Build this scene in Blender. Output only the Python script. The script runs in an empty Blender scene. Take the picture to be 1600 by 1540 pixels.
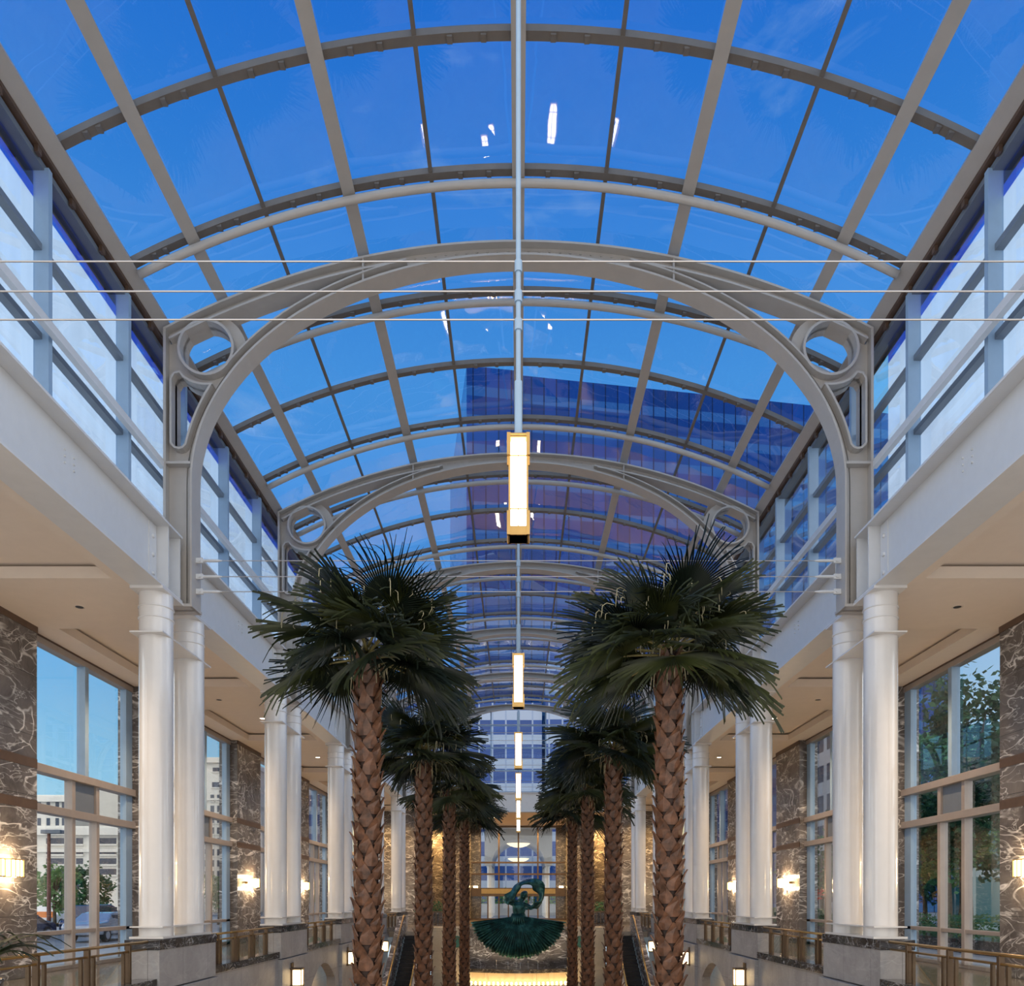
import bpy, bmesh, math, random
from mathutils import Vector, Matrix

# ------------------------------------------------------------------ camera, sky, exposure
SC = bpy.context.scene
COL = SC.collection
EYE = 2.0                      # camera height above the gallery floor (z = 0)
F = 1250.0                     # focal length in pixels of the 1600 x 1540 frame
cam_data = bpy.data.cameras.new('camera')
cam = bpy.data.objects.new('camera', cam_data)
COL.objects.link(cam)
cam.location = (0, 0, EYE)
cam.rotation_euler = (math.pi / 2, 0, 0)
cam_data.sensor_width = 36.0
cam_data.sensor_fit = 'HORIZONTAL'
cam_data.lens = F / 1600.0 * 36.0
cam_data.shift_x = -10.0 / 1600.0
cam_data.shift_y = 634.0 / 1600.0
cam_data.clip_start = 0.1
cam_data.clip_end = 1000
SC.camera = cam

SC.view_settings.view_transform = 'Standard'
SC.view_settings.look = 'None'
SC.view_settings.gamma = 1.0
SC.view_settings.exposure = 0.0
SC.view_settings.use_curve_mapping = False

WORLD = bpy.data.worlds.new('sky')
SC.world = WORLD
WORLD.use_nodes = True


def nd(nt, kind, **kw):
    n = nt.nodes.new(kind)
    for k, v in kw.items():
        setattr(n, k, v)
    return n


def setv(n, **kw):
    for k, v in kw.items():
        n.inputs[k.replace('_', ' ')].default_value = v
    return n


def ramp(nt, stops, src, interp='LINEAR'):
    r = nd(nt, 'ShaderNodeValToRGB')
    r.color_ramp.interpolation = interp
    el = r.color_ramp.elements
    while len(el) < len(stops):
        el.new(0.5)
    for e, (p, c) in zip(el, stops):
        e.position = p
        e.color = (c[0], c[1], c[2], 1)
    nt.links.new(src, r.inputs[0])
    return r


def sky_world():
    nt = WORLD.node_tree
    nt.nodes.clear()
    L = nt.links.new
    out = nd(nt, 'ShaderNodeOutputWorld')
    bg = nd(nt, 'ShaderNodeBackground')
    tc = nd(nt, 'ShaderNodeTexCoord')
    sep = nd(nt, 'ShaderNodeSeparateXYZ')
    L(tc.outputs['Generated'], sep.inputs[0])
    grad = ramp(nt, [(0.0, (0.62, 0.80, 0.92)), (0.10, (0.42, 0.76, 0.95)), (0.26, (0.17, 0.52, 0.93)), (0.53, (0.17, 0.54, 0.92)),
                     (0.65, (0.08, 0.38, 0.82)), (0.76, (0.035, 0.27, 0.76)), (1.0, (0.03, 0.22, 0.70))], sep.outputs[2])
    # paler, hazier sky towards the right of the hall
    east = nd(nt, 'ShaderNodeMapRange')
    east.inputs['From Min'].default_value = 0.30
    east.inputs['From Max'].default_value = 0.75
    L(sep.outputs[0], east.inputs['Value'])
    lowz = nd(nt, 'ShaderNodeMapRange')
    lowz.inputs['From Min'].default_value = 0.5
    lowz.inputs['From Max'].default_value = 0.2
    L(sep.outputs[2], lowz.inputs['Value'])
    em = nd(nt, 'ShaderNodeMath', operation='MULTIPLY')
    L(east.outputs[0], em.inputs[0])
    L(lowz.outputs[0], em.inputs[1])
    mixe = nd(nt, 'ShaderNodeMixRGB')
    mixe.inputs[2].default_value = (0.72, 0.78, 0.86, 1)
    L(em.outputs[0], mixe.inputs[0])
    L(grad.outputs[0], mixe.inputs[1])
    # thin clouds
    mp = nd(nt, 'ShaderNodeMapping')
    mp.inputs['Scale'].default_value = (2.2, 2.2, 7.0)
    L(tc.outputs['Generated'], mp.inputs[0])
    nz = nd(nt, 'ShaderNodeTexNoise')
    setv(nz, Scale=2.4, Detail=7.0, Roughness=0.62, Distortion=0.4)
    L(mp.outputs[0], nz.inputs['Vector'])
    cl = nd(nt, 'ShaderNodeMapRange')
    cl.inputs['From Min'].default_value = 0.58
    cl.inputs['From Max'].default_value = 0.80
    cl.inputs['To Max'].default_value = 0.55
    L(nz.outputs[0], cl.inputs['Value'])
    mixc = nd(nt, 'ShaderNodeMixRGB')
    mixc.inputs[2].default_value = (0.86, 0.92, 0.96, 1)
    L(cl.outputs[0], mixc.inputs[0])
    L(mixe.outputs[0], mixc.inputs[1])
    # bright sky added behind the viewer, out of view, to light facing surfaces
    back = nd(nt, 'ShaderNodeMapRange')
    back.interpolation_type = 'SMOOTHSTEP'
    back.inputs['From Min'].default_value = 0.05
    back.inputs['From Max'].default_value = -0.55
    L(sep.outputs[1], back.inputs['Value'])
    mixb = nd(nt, 'ShaderNodeMixRGB')
    mixb.inputs[2].default_value = (1.55, 1.48, 1.40, 1)
    L(back.outputs[0], mixb.inputs[0])
    L(mixc.outputs[0], mixb.inputs[1])
    # bright sky added out of view at both sides to light the clerestory
    ax = nd(nt, 'ShaderNodeMath', operation='ABSOLUTE')
    L(sep.outputs[0], ax.inputs[0])
    flank = nd(nt, 'ShaderNodeMapRange')
    flank.interpolation_type = 'SMOOTHSTEP'
    flank.inputs['From Min'].default_value = 0.66
    flank.inputs['From Max'].default_value = 0.92
    L(ax.outputs[0], flank.inputs['Value'])
    mixf = nd(nt, 'ShaderNodeMixRGB')
    mixf.inputs[2].default_value = (2.6, 2.75, 2.9, 1)
    L(flank.outputs[0], mixf.inputs[0])
    L(mixb.outputs[0], mixf.inputs[1])
    L(mixf.outputs[0], bg.inputs[0])
    bg.inputs[1].default_value = 1.0
    L(bg.outputs[0], out.inputs[0])


sky_world()


# ------------------------------------------------------------------ materials
def new_mat(name):
    m = bpy.data.materials.new(name)
    m.use_nodes = True
    nt = m.node_tree
    nt.nodes.clear()
    out = nd(nt, 'ShaderNodeOutputMaterial')
    return m, nt, out


def plain(name, col, rough=0.5, metal=0.0, var=0.06, scale=3.0, coat=0.0, spec=0.5, bump=0.0):
    """Principled surface with a slight procedural mottling."""
    m, nt, out = new_mat(name)
    L = nt.links.new
    b = nd(nt, 'ShaderNodeBsdfPrincipled')
    tc = nd(nt, 'ShaderNodeTexCoord')
    nz = nd(nt, 'ShaderNodeTexNoise')
    setv(nz, Scale=scale, Detail=5.0, Roughness=0.6)
    L(tc.outputs['Object'], nz.inputs['Vector'])
    r = ramp(nt, [(0.3, [c * (1 - var) for c in col]), (0.7, [min(1, c * (1 + var)) for c in col])], nz.outputs[0])
    L(r.outputs[0], b.inputs['Base Color'])
    b.inputs['Roughness'].default_value = rough
    b.inputs['Metallic'].default_value = metal
    b.inputs['Coat Weight'].default_value = coat
    b.inputs['Specular IOR Level'].default_value = spec
    if bump:
        bp = nd(nt, 'ShaderNodeBump')
        bp.inputs['Strength'].default_value = bump
        nz2 = nd(nt, 'ShaderNodeTexNoise')
        setv(nz2, Scale=scale * 12, Detail=4.0)
        L(tc.outputs['Object'], nz2.inputs['Vector'])
        L(nz2.outputs[0], bp.inputs['Height'])
        L(bp.outputs[0], b.inputs['Normal'])
    L(b.outputs[0], out.inputs[0])
    return m


def marble(name, dark, mid, vein, amount=1.0, scale=1.0, rough=0.12, tile=None, joint=(0.03, 0.03, 0.03)):
    """Polished stone: cloudy ground, two sizes of thin wandering veins, optional slab joints (tile = width, height)."""
    m, nt, out = new_mat(name)
    L = nt.links.new
    b = nd(nt, 'ShaderNodeBsdfPrincipled')
    geo = nd(nt, 'ShaderNodeTexCoord')
    P = geo.outputs['Object']
    n0 = nd(nt, 'ShaderNodeTexNoise')
    setv(n0, Scale=0.9 * scale, Detail=6.0, Roughness=0.65, Distortion=0.6)
    L(P, n0.inputs['Vector'])
    base = ramp(nt, [(0.32, dark), (0.7, mid)], n0.outputs[0])
    cur = base.outputs[0]
    for sc_, wid, dist, k, seed in ((0.34, 0.013, 0.9, 1.0, 0.0), (0.7, 0.018, 1.0, 0.85, 7.3), (1.7, 0.022, 0.8, 0.5, 3.1)):
        mp = nd(nt, 'ShaderNodeMapping')
        mp.inputs['Location'].default_value = (seed, seed * 0.7, seed * 1.3)
        mp.inputs['Rotation'].default_value = (0.5, 0.4, 0.6)
        mp.inputs['Scale'].default_value = (0.8, 0.8, 2.2)
        L(P, mp.inputs[0])
        n1 = nd(nt, 'ShaderNodeTexNoise')
        setv(n1, Scale=sc_ * scale, Detail=3.0, Roughness=0.5, Distortion=dist)
        L(mp.outputs[0], n1.inputs['Vector'])
        s = nd(nt, 'ShaderNodeMath', operation='SUBTRACT')
        s.inputs[1].default_value = 0.5
        L(n1.outputs[0], s.inputs[0])
        a = nd(nt, 'ShaderNodeMath', operation='ABSOLUTE')
        L(s.outputs[0], a.inputs[0])
        mr = nd(nt, 'ShaderNodeMapRange')
        mr.inputs['From Min'].default_value = wid
        mr.inputs['From Max'].default_value = 0.0
        mr.inputs['To Max'].default_value = k * amount
        L(a.outputs[0], mr.inputs['Value'])
        n2 = nd(nt, 'ShaderNodeTexNoise')
        setv(n2, Scale=1.1 * scale, Detail=2.0)
        L(mp.outputs[0], n2.inputs['Vector'])
        mk = nd(nt, 'ShaderNodeMapRange')
        mk.inputs['From Min'].default_value = 0.36
        mk.inputs['From Max'].default_value = 0.62
        L(n2.outputs[0], mk.inputs['Value'])
        mu = nd(nt, 'ShaderNodeMath', operation='MULTIPLY')
        L(mr.outputs[0], mu.inputs[0])
        L(mk.outputs[0], mu.inputs[1])
        mx = nd(nt, 'ShaderNodeMixRGB')
        mx.inputs[2].default_value = (*vein, 1)
        L(mu.outputs[0], mx.inputs[0])
        L(cur, mx.inputs[1])
        cur = mx.outputs[0]
    if tile:
        cur = slab_joints(nt, P, cur, tile, joint)
    L(cur, b.inputs['Base Color'])
    b.inputs['Roughness'].default_value = rough
    L(b.outputs[0], out.inputs[0])
    return m


def slab_joints(nt, P, cur, tile, joint, wid=0.012):
    """Thin joint lines on a grid; the horizontal one runs along whichever of x, y the face runs along."""
    L = nt.links.new
    sep = nd(nt, 'ShaderNodeSeparateXYZ')
    L(P, sep.inputs[0])
    add = nd(nt, 'ShaderNodeMath', operation='ADD')
    L(sep.outputs[0], add.inputs[0])
    L(sep.outputs[1], add.inputs[1])
    tot = None
    for src, per in ((add.outputs[0], tile[0]), (sep.outputs[2], tile[1])):
        d = nd(nt, 'ShaderNodeMath', operation='DIVIDE')
        d.inputs[1].default_value = per
        L(src, d.inputs[0])
        fr = nd(nt, 'ShaderNodeMath', operation='FRACT')
        L(d.outputs[0], fr.inputs[0])
        lt = nd(nt, 'ShaderNodeMath', operation='LESS_THAN')
        lt.inputs[1].default_value = wid / per
        L(fr.outputs[0], lt.inputs[0])
        if tot is None:
            tot = lt.outputs[0]
        else:
            mxm = nd(nt, 'ShaderNodeMath', operation='MAXIMUM')
            L(tot, mxm.inputs[0])
            L(lt.outputs[0], mxm.inputs[1])
            tot = mxm.outputs[0]
    mx = nd(nt, 'ShaderNodeMixRGB')
    mx.inputs[2].default_value = (*joint, 1)
    L(tot, mx.inputs[0])
    L(cur, mx.inputs[1])
    return mx.outputs[0]


def glass(name, tint, gloss=0.9, rough=0.0, refl=0.04, ripple=0.0):
    """Thin clear pane: tinted see-through with mirror reflections that grow at grazing angles."""
    m, nt, out = new_mat(name)
    L = nt.links.new
    tr = nd(nt, 'ShaderNodeBsdfTransparent')
    tr.inputs[0].default_value = (*tint, 1)
    gl = nd(nt, 'ShaderNodeBsdfGlossy')
    gl.inputs['Color'].default_value = (gloss, gloss, gloss, 1)
    gl.inputs['Roughness'].default_value = rough
    lw = nd(nt, 'ShaderNodeLayerWeight')
    lw.inputs[0].default_value = 0.5
    pw = nd(nt, 'ShaderNodeMath', operation='POWER')
    pw.inputs[1].default_value = 4.0
    L(lw.outputs['Facing'], pw.inputs[0])
    fr = nd(nt, 'ShaderNodeMath', operation='MULTIPLY_ADD')
    fr.inputs[1].default_value = 0.9
    fr.inputs[2].default_value = refl
    L(pw.outputs[0], fr.inputs[0])
    if ripple:
        tc = nd(nt, 'ShaderNodeTexCoord')
        nz = nd(nt, 'ShaderNodeTexNoise')
        setv(nz, Scale=0.8, Detail=1.0)
        L(tc.outputs['Object'], nz.inputs['Vector'])
        bp = nd(nt, 'ShaderNodeBump')
        bp.inputs['Strength'].default_value = ripple
        bp.inputs['Distance'].default_value = 0.05
        L(nz.outputs[0], bp.inputs['Height'])
        L(bp.outputs[0], gl.inputs['Normal'])
    mx = nd(nt, 'ShaderNodeMixShader')
    L(fr.outputs[0], mx.inputs[0])
    L(tr.outputs[0], mx.inputs[1])
    L(gl.outputs[0], mx.inputs[2])
    L(mx.outputs[0], out.inputs[0])
    return m


def film(name, col):
    """White translucent scrim: passes the daylight behind it as a soft glow, faintly streaked."""
    m, nt, out = new_mat(name)
    L = nt.links.new
    tc = nd(nt, 'ShaderNodeTexCoord')
    mp = nd(nt, 'ShaderNodeMapping')
    mp.inputs['Scale'].default_value = (1, 3.0, 0.15)
    L(tc.outputs['Object'], mp.inputs[0])
    nz = nd(nt, 'ShaderNodeTexNoise')
    setv(nz, Scale=1.6, Detail=4.0)
    L(mp.outputs[0], nz.inputs['Vector'])
    r = ramp(nt, [(0.35, [c * 0.93 for c in col]), (0.65, col)], nz.outputs[0])
    tl = nd(nt, 'ShaderNodeBsdfTranslucent')
    L(r.outputs[0], tl.inputs[0])
    tr = nd(nt, 'ShaderNodeBsdfTransparent')
    tr.inputs[0].default_value = (0.9, 0.95, 1.0, 1)
    mx = nd(nt, 'ShaderNodeMixShader')
    mx.inputs[0].default_value = 0.35
    L(tl.outputs[0], mx.inputs[1])
    L(tr.outputs[0], mx.inputs[2])
    L(mx.outputs[0], out.inputs[0])
    return m


def glow(name, col, strength):
    m, nt, out = new_mat(name)
    e = nd(nt, 'ShaderNodeEmission')
    e.inputs[0].default_value = (*col, 1)
    e.inputs[1].default_value = strength
    nt.links.new(e.outputs[0], out.inputs[0])
    return m


def curtain_wall(name, pane, band, line, px, fh, band_frac=0.34, lw=0.10, rough=0.12, vary=0.25, spec=0.4):
    """Office tower skin: floors of glass with pale spandrel bands and thin vertical mullions."""
    m, nt, out = new_mat(name)
    L = nt.links.new
    tc = nd(nt, 'ShaderNodeTexCoord')
    sep = nd(nt, 'ShaderNodeSeparateXYZ')
    L(tc.outputs['Object'], sep.inputs[0])
    add = nd(nt, 'ShaderNodeMath', operation='ADD')
    L(sep.outputs[0], add.inputs[0])
    L(sep.outputs[1], add.inputs[1])

    def cell(src, per):
        d = nd(nt, 'ShaderNodeMath', operation='DIVIDE')
        d.inputs[1].default_value = per
        L(src, d.inputs[0])
        f = nd(nt, 'ShaderNodeMath', operation='FRACT')
        L(d.outputs[0], f.inputs[0])
        fl = nd(nt, 'ShaderNodeMath', operation='FLOOR')
        L(d.outputs[0], fl.inputs[0])
        return f.outputs[0], fl.outputs[0]

    fu, iu = cell(add.outputs[0], px)
    fv, iv = cell(sep.outputs[2], fh)
    cmb = nd(nt, 'ShaderNodeCombineXYZ')
    L(iu, cmb.inputs[0])
    L(iv, cmb.inputs[1])
    wn = nd(nt, 'ShaderNodeTexWhiteNoise')
    L(cmb.outputs[0], wn.inputs[0])
    pr = ramp(nt, [(0.0, [c * (1 - vary) for c in pane]), (1.0, [min(1, c * (1 + vary)) for c in pane])], wn.outputs[0])
    mb = nd(nt, 'ShaderNodeMath', operation='LESS_THAN')
    mb.inputs[1].default_value = band_frac
    L(fv, mb.inputs[0])
    m1 = nd(nt, 'ShaderNodeMixRGB')
    m1.inputs[2].default_value = (*band, 1)
    L(mb.outputs[0], m1.inputs[0])
    L(pr.outputs[0], m1.inputs[1])
    ml = nd(nt, 'ShaderNodeMath', operation='LESS_THAN')
    ml.inputs[1].default_value = lw
    L(fu, ml.inputs[0])
    m2 = nd(nt, 'ShaderNodeMixRGB')
    m2.inputs[2].default_value = (*line, 1)
    L(ml.outputs[0], m2.inputs[0])
    L(m1.outputs[0], m2.inputs[1])
    b = nd(nt, 'ShaderNodeBsdfPrincipled')
    b.inputs['Roughness'].default_value = rough
    b.inputs['Specular IOR Level'].default_value = spec
    L(m2.outputs[0], b.inputs['Base Color'])
    L(b.outputs[0], out.inputs[0])
    return m


def leaf_mat(name, dark, light, rough=0.45, trans=0.25):
    m, nt, out = new_mat(name)
    L = nt.links.new
    tc = nd(nt, 'ShaderNodeTexCoord')
    nz = nd(nt, 'ShaderNodeTexNoise')
    setv(nz, Scale=2.3, Detail=3.0)
    L(tc.outputs['Object'], nz.inputs['Vector'])
    oi = nd(nt, 'ShaderNodeObjectInfo')
    ad = nd(nt, 'ShaderNodeMath', operation='MULTIPLY_ADD')
    ad.inputs[1].default_value = 0.5
    ad.inputs[2].default_value = -0.22
    L(oi.outputs['Random'], ad.inputs[0])
    a2 = nd(nt, 'ShaderNodeMath', operation='ADD')
    L(nz.outputs[0], a2.inputs[0])
    L(ad.outputs[0], a2.inputs[1])
    r = ramp(nt, [(0.35, dark), (0.75, light)], a2.outputs[0])
    b = nd(nt, 'ShaderNodeBsdfPrincipled')
    b.inputs['Roughness'].default_value = rough
    L(r.outputs[0], b.inputs['Base Color'])
    t = nd(nt, 'ShaderNodeBsdfTranslucent')
    L(r.outputs[0], t.inputs[0])
    mx = nd(nt, 'ShaderNodeMixShader')
    mx.inputs[0].default_value = trans
    L(b.outputs[0], mx.inputs[1])
    L(t.outputs[0], mx.inputs[2])
    L(mx.outputs[0], out.inputs[0])
    return m


def verdigris(name):
    m, nt, out = new_mat(name)
    L = nt.links.new
    tc = nd(nt, 'ShaderNodeTexCoord')
    nz = nd(nt, 'ShaderNodeTexNoise')
    setv(nz, Scale=2.2, Detail=6.0, Roughness=0.7)
    L(tc.outputs['Object'], nz.inputs['Vector'])
    r = ramp(nt, [(0.33, (0.012, 0.022, 0.022)), (0.52, (0.02, 0.10, 0.10)), (0.72, (0.10, 0.30, 0.30))], nz.outputs[0])
    b = nd(nt, 'ShaderNodeBsdfPrincipled')
    L(r.outputs[0], b.inputs['Base Color'])
    b.inputs['Metallic'].default_value = 0.6
    b.inputs['Roughness'].default_value = 0.3
    L(b.outputs[0], out.inputs[0])
    return m


M = {}
M['steel'] = plain('white painted steel', (0.64, 0.645, 0.65), 0.34, var=0.03)
M['roof_steel'] = plain('overhead steel with shade in its colour', (0.44, 0.405, 0.37), 0.4, var=0.04)  # off-white steel overhead; its shade is put into this darker colour
M['steel_dark'] = plain('dark grey brown metal', (0.155, 0.135, 0.12), 0.5, var=0.1)  # own grey brown of the thin dark bars
M['column'] = plain('glossy white column paint', (0.72, 0.70, 0.68), 0.2, var=0.02, coat=0.5)
M['bluegrey'] = plain('blue grey aluminium', (0.28, 0.40, 0.54), 0.4, var=0.05)
M['mullion'] = plain('dark slate aluminium', (0.16, 0.19, 0.23), 0.4, var=0.06)
M['taupe'] = plain('taupe window metal', (0.40, 0.345, 0.31), 0.38, metal=0.25, var=0.05)
M['ceiling'] = plain('warm plaster', (0.76, 0.66, 0.56), 0.9, var=0.02)
M['brown'] = plain('brown bronze trim', (0.13, 0.08, 0.055), 0.45, metal=0.3, var=0.15)
M['brass'] = plain('polished brass', (0.50, 0.32, 0.12), 0.3, metal=1.0, var=0.1)
M['bronze'] = plain('brushed bronze', (0.15, 0.105, 0.07), 0.33, metal=0.85, var=0.15)
M['cable'] = plain('stainless cable', (0.55, 0.53, 0.52), 0.35, metal=0.9, var=0.05)
M['black'] = plain('dark rubber', (0.02, 0.02, 0.022), 0.55, var=0.1)
M['marble'] = marble('veined dark marble', (0.07, 0.06, 0.058), (0.21, 0.185, 0.17), (0.9, 0.86, 0.82), 1.0, 1.0, 0.24, tile=(3.2, 1.55))
M['marble_coping'] = marble('dark coping marble', (0.02, 0.02, 0.022), (0.07, 0.065, 0.065), (0.6, 0.6, 0.62), 0.7, 2.2, 0.1)
M['stone'] = marble('pale grey stone', (0.26, 0.25, 0.25), (0.38, 0.365, 0.36), (0.5, 0.49, 0.48), 0.35, 1.4, 0.5, tile=(1.5, 1.0), joint=(0.14, 0.13, 0.13))
M['cream_stone'] = marble('cream stone', (0.5, 0.42, 0.3), (0.62, 0.54, 0.4), (0.75, 0.7, 0.6), 0.3, 1.2, 0.3, tile=(1.4, 1.2), joint=(0.25, 0.2, 0.14))
M['floor'] = marble('polished floor stone', (0.40, 0.34, 0.27), (0.55, 0.48, 0.39), (0.7, 0.65, 0.58), 0.4, 1.0, 0.12, tile=(1.2, 1.2), joint=(0.2, 0.17, 0.14))
M['vault_glass'] = glass('blue tinted roof glass', (0.40, 0.60, 0.90), 0.95, 0.02, 0.10, 0.14)
M['window_glass'] = glass('clear window glass', (0.94, 0.97, 0.985), 0.9, 0.0, 0.035)
M['strip_glass'] = glass('deep blue strip glass', (0.30, 0.42, 0.9), 0.9, 0.0, 0.035)
M['blue_glass'] = glass('clerestory glass', (0.93, 0.96, 1.0), 0.9, 0.0, 0.035)
M['rail_glass'] = glass('balustrade glass', (0.96, 0.98, 0.97), 0.9, 0.0, 0.03)
M['film'] = film('white scrim film', (0.86, 0.93, 0.98))
M['lamp'] = glow('warm white lamp glass', (1.0, 0.86, 0.62), 12.0)
M['sconce_lamp'] = glow('sconce lamp glass', (1.0, 0.70, 0.34), 14.0)
M['lantern_lamp'] = glow('lantern glass', (1.0, 0.70, 0.34), 6.0)
M['bulb'] = glow('fountain bulb', (1.0, 0.66, 0.28), 45.0)
M['downlight'] = glow('downlight lens', (1.0, 0.86, 0.66), 7.0)
M['bark'] = plain('palm bark', (0.03, 0.014, 0.009), 0.75, var=0.35, scale=5.0, bump=0.4)  # core colour darkened to stand for shade between the leaf bases
M['boot'] = plain('palm leaf bases', (0.115, 0.05, 0.025), 0.45, var=0.65, scale=6.0, bump=0.3)
M['frond'] = leaf_mat('palm frond', (0.006, 0.013, 0.007), (0.045, 0.055, 0.013), 0.5, 0.12)
M['frond_young'] = leaf_mat('young palm frond', (0.05, 0.06, 0.012), (0.14, 0.15, 0.03), 0.5, 0.3)
M['petiole'] = plain('palm leaf stalk', (0.20, 0.17, 0.06), 0.5, var=0.2)
M['fibre'] = plain('dry palm fibre', (0.42, 0.38, 0.24), 0.8, var=0.25)
M['statue'] = verdigris('weathered green bronze')
M['water'] = glass('falling water', (0.92, 0.95, 0.97), 1.0, 0.2, 0.3)
M['tree_leaf'] = leaf_mat('street tree leaves', (0.04, 0.13, 0.05), (0.16, 0.36, 0.11), 0.6, 0.35)
M['tree_leaf_dark'] = leaf_mat('dark tree leaves', (0.02, 0.09, 0.055), (0.10, 0.29, 0.12), 0.6, 0.35)
M['trunk'] = plain('tree bark', (0.10, 0.075, 0.055), 0.85, var=0.3, scale=6.0)
M['asphalt'] = plain('street asphalt', (0.20, 0.22, 0.25), 0.8, var=0.15, scale=0.8)
M['sidewalk'] = plain('concrete sidewalk', (0.42, 0.42, 0.42), 0.8, var=0.1, scale=0.8)
M['lawn'] = plain('grass verge', (0.07, 0.16, 0.04), 0.9, var=0.4, scale=3.0)
M['beige'] = plain('pale limestone', (0.86, 0.82, 0.74), 0.8, var=0.04, scale=0.3)
M['beige_shade'] = plain('buff limestone', (0.70, 0.65, 0.57), 0.8, var=0.05, scale=0.3)
M['winglass'] = plain('dark office window', (0.05, 0.075, 0.12), 0.15, var=0.3, scale=0.5)
M['tower'] = curtain_wall('blue curtain wall', (0.006, 0.055, 0.23), (0.035, 0.13, 0.33), (0.004, 0.02, 0.08), 1.75, 3.9, spec=0.12)
M['tower_side'] = plain('dark blue stone', (0.012, 0.03, 0.13), 0.3, var=0.2, scale=0.2)
M['grey_office'] = curtain_wall('grey office wall', (0.06, 0.07, 0.09), (0.42, 0.42, 0.43), (0.40, 0.40, 0.41), 3.2, 3.6, 0.45, 0.3)
M['blue_office'] = curtain_wall('blue office wall', (0.015, 0.065, 0.27), (0.33, 0.41, 0.56), (0.25, 0.33, 0.50), 1.7, 3.1, 0.40, 0.12)
M['glass_office'] = curtain_wall('teal office glass', (0.05, 0.20, 0.24), (0.35, 0.45, 0.5), (0.3, 0.4, 0.42), 2.4, 3.4, 0.12, 0.08)
M['car_blue'] = plain('blue car paint', (0.015, 0.03, 0.10), 0.2, metal=0.3, coat=1.0)
M['car_silver'] = plain('silver car paint', (0.35, 0.40, 0.50), 0.25, metal=0.4, coat=1.0)
M['car_white'] = plain('white car paint', (0.8, 0.8, 0.8), 0.25, coat=1.0)
M['orange'] = plain('orange paint', (0.8, 0.22, 0.03), 0.5)
M['red'] = plain('red blossom', (0.6, 0.03, 0.02), 0.7)
M['pole'] = plain('red brown painted pole', (0.16, 0.06, 0.05), 0.5)
M['sign_green'] = plain('green enamel emblem', (0.05, 0.18, 0.13), 0.35, metal=0.3)
M['dome_glass'] = glow('alabaster bowl glow', (1.0, 0.80, 0.52), 1.6)


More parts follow.
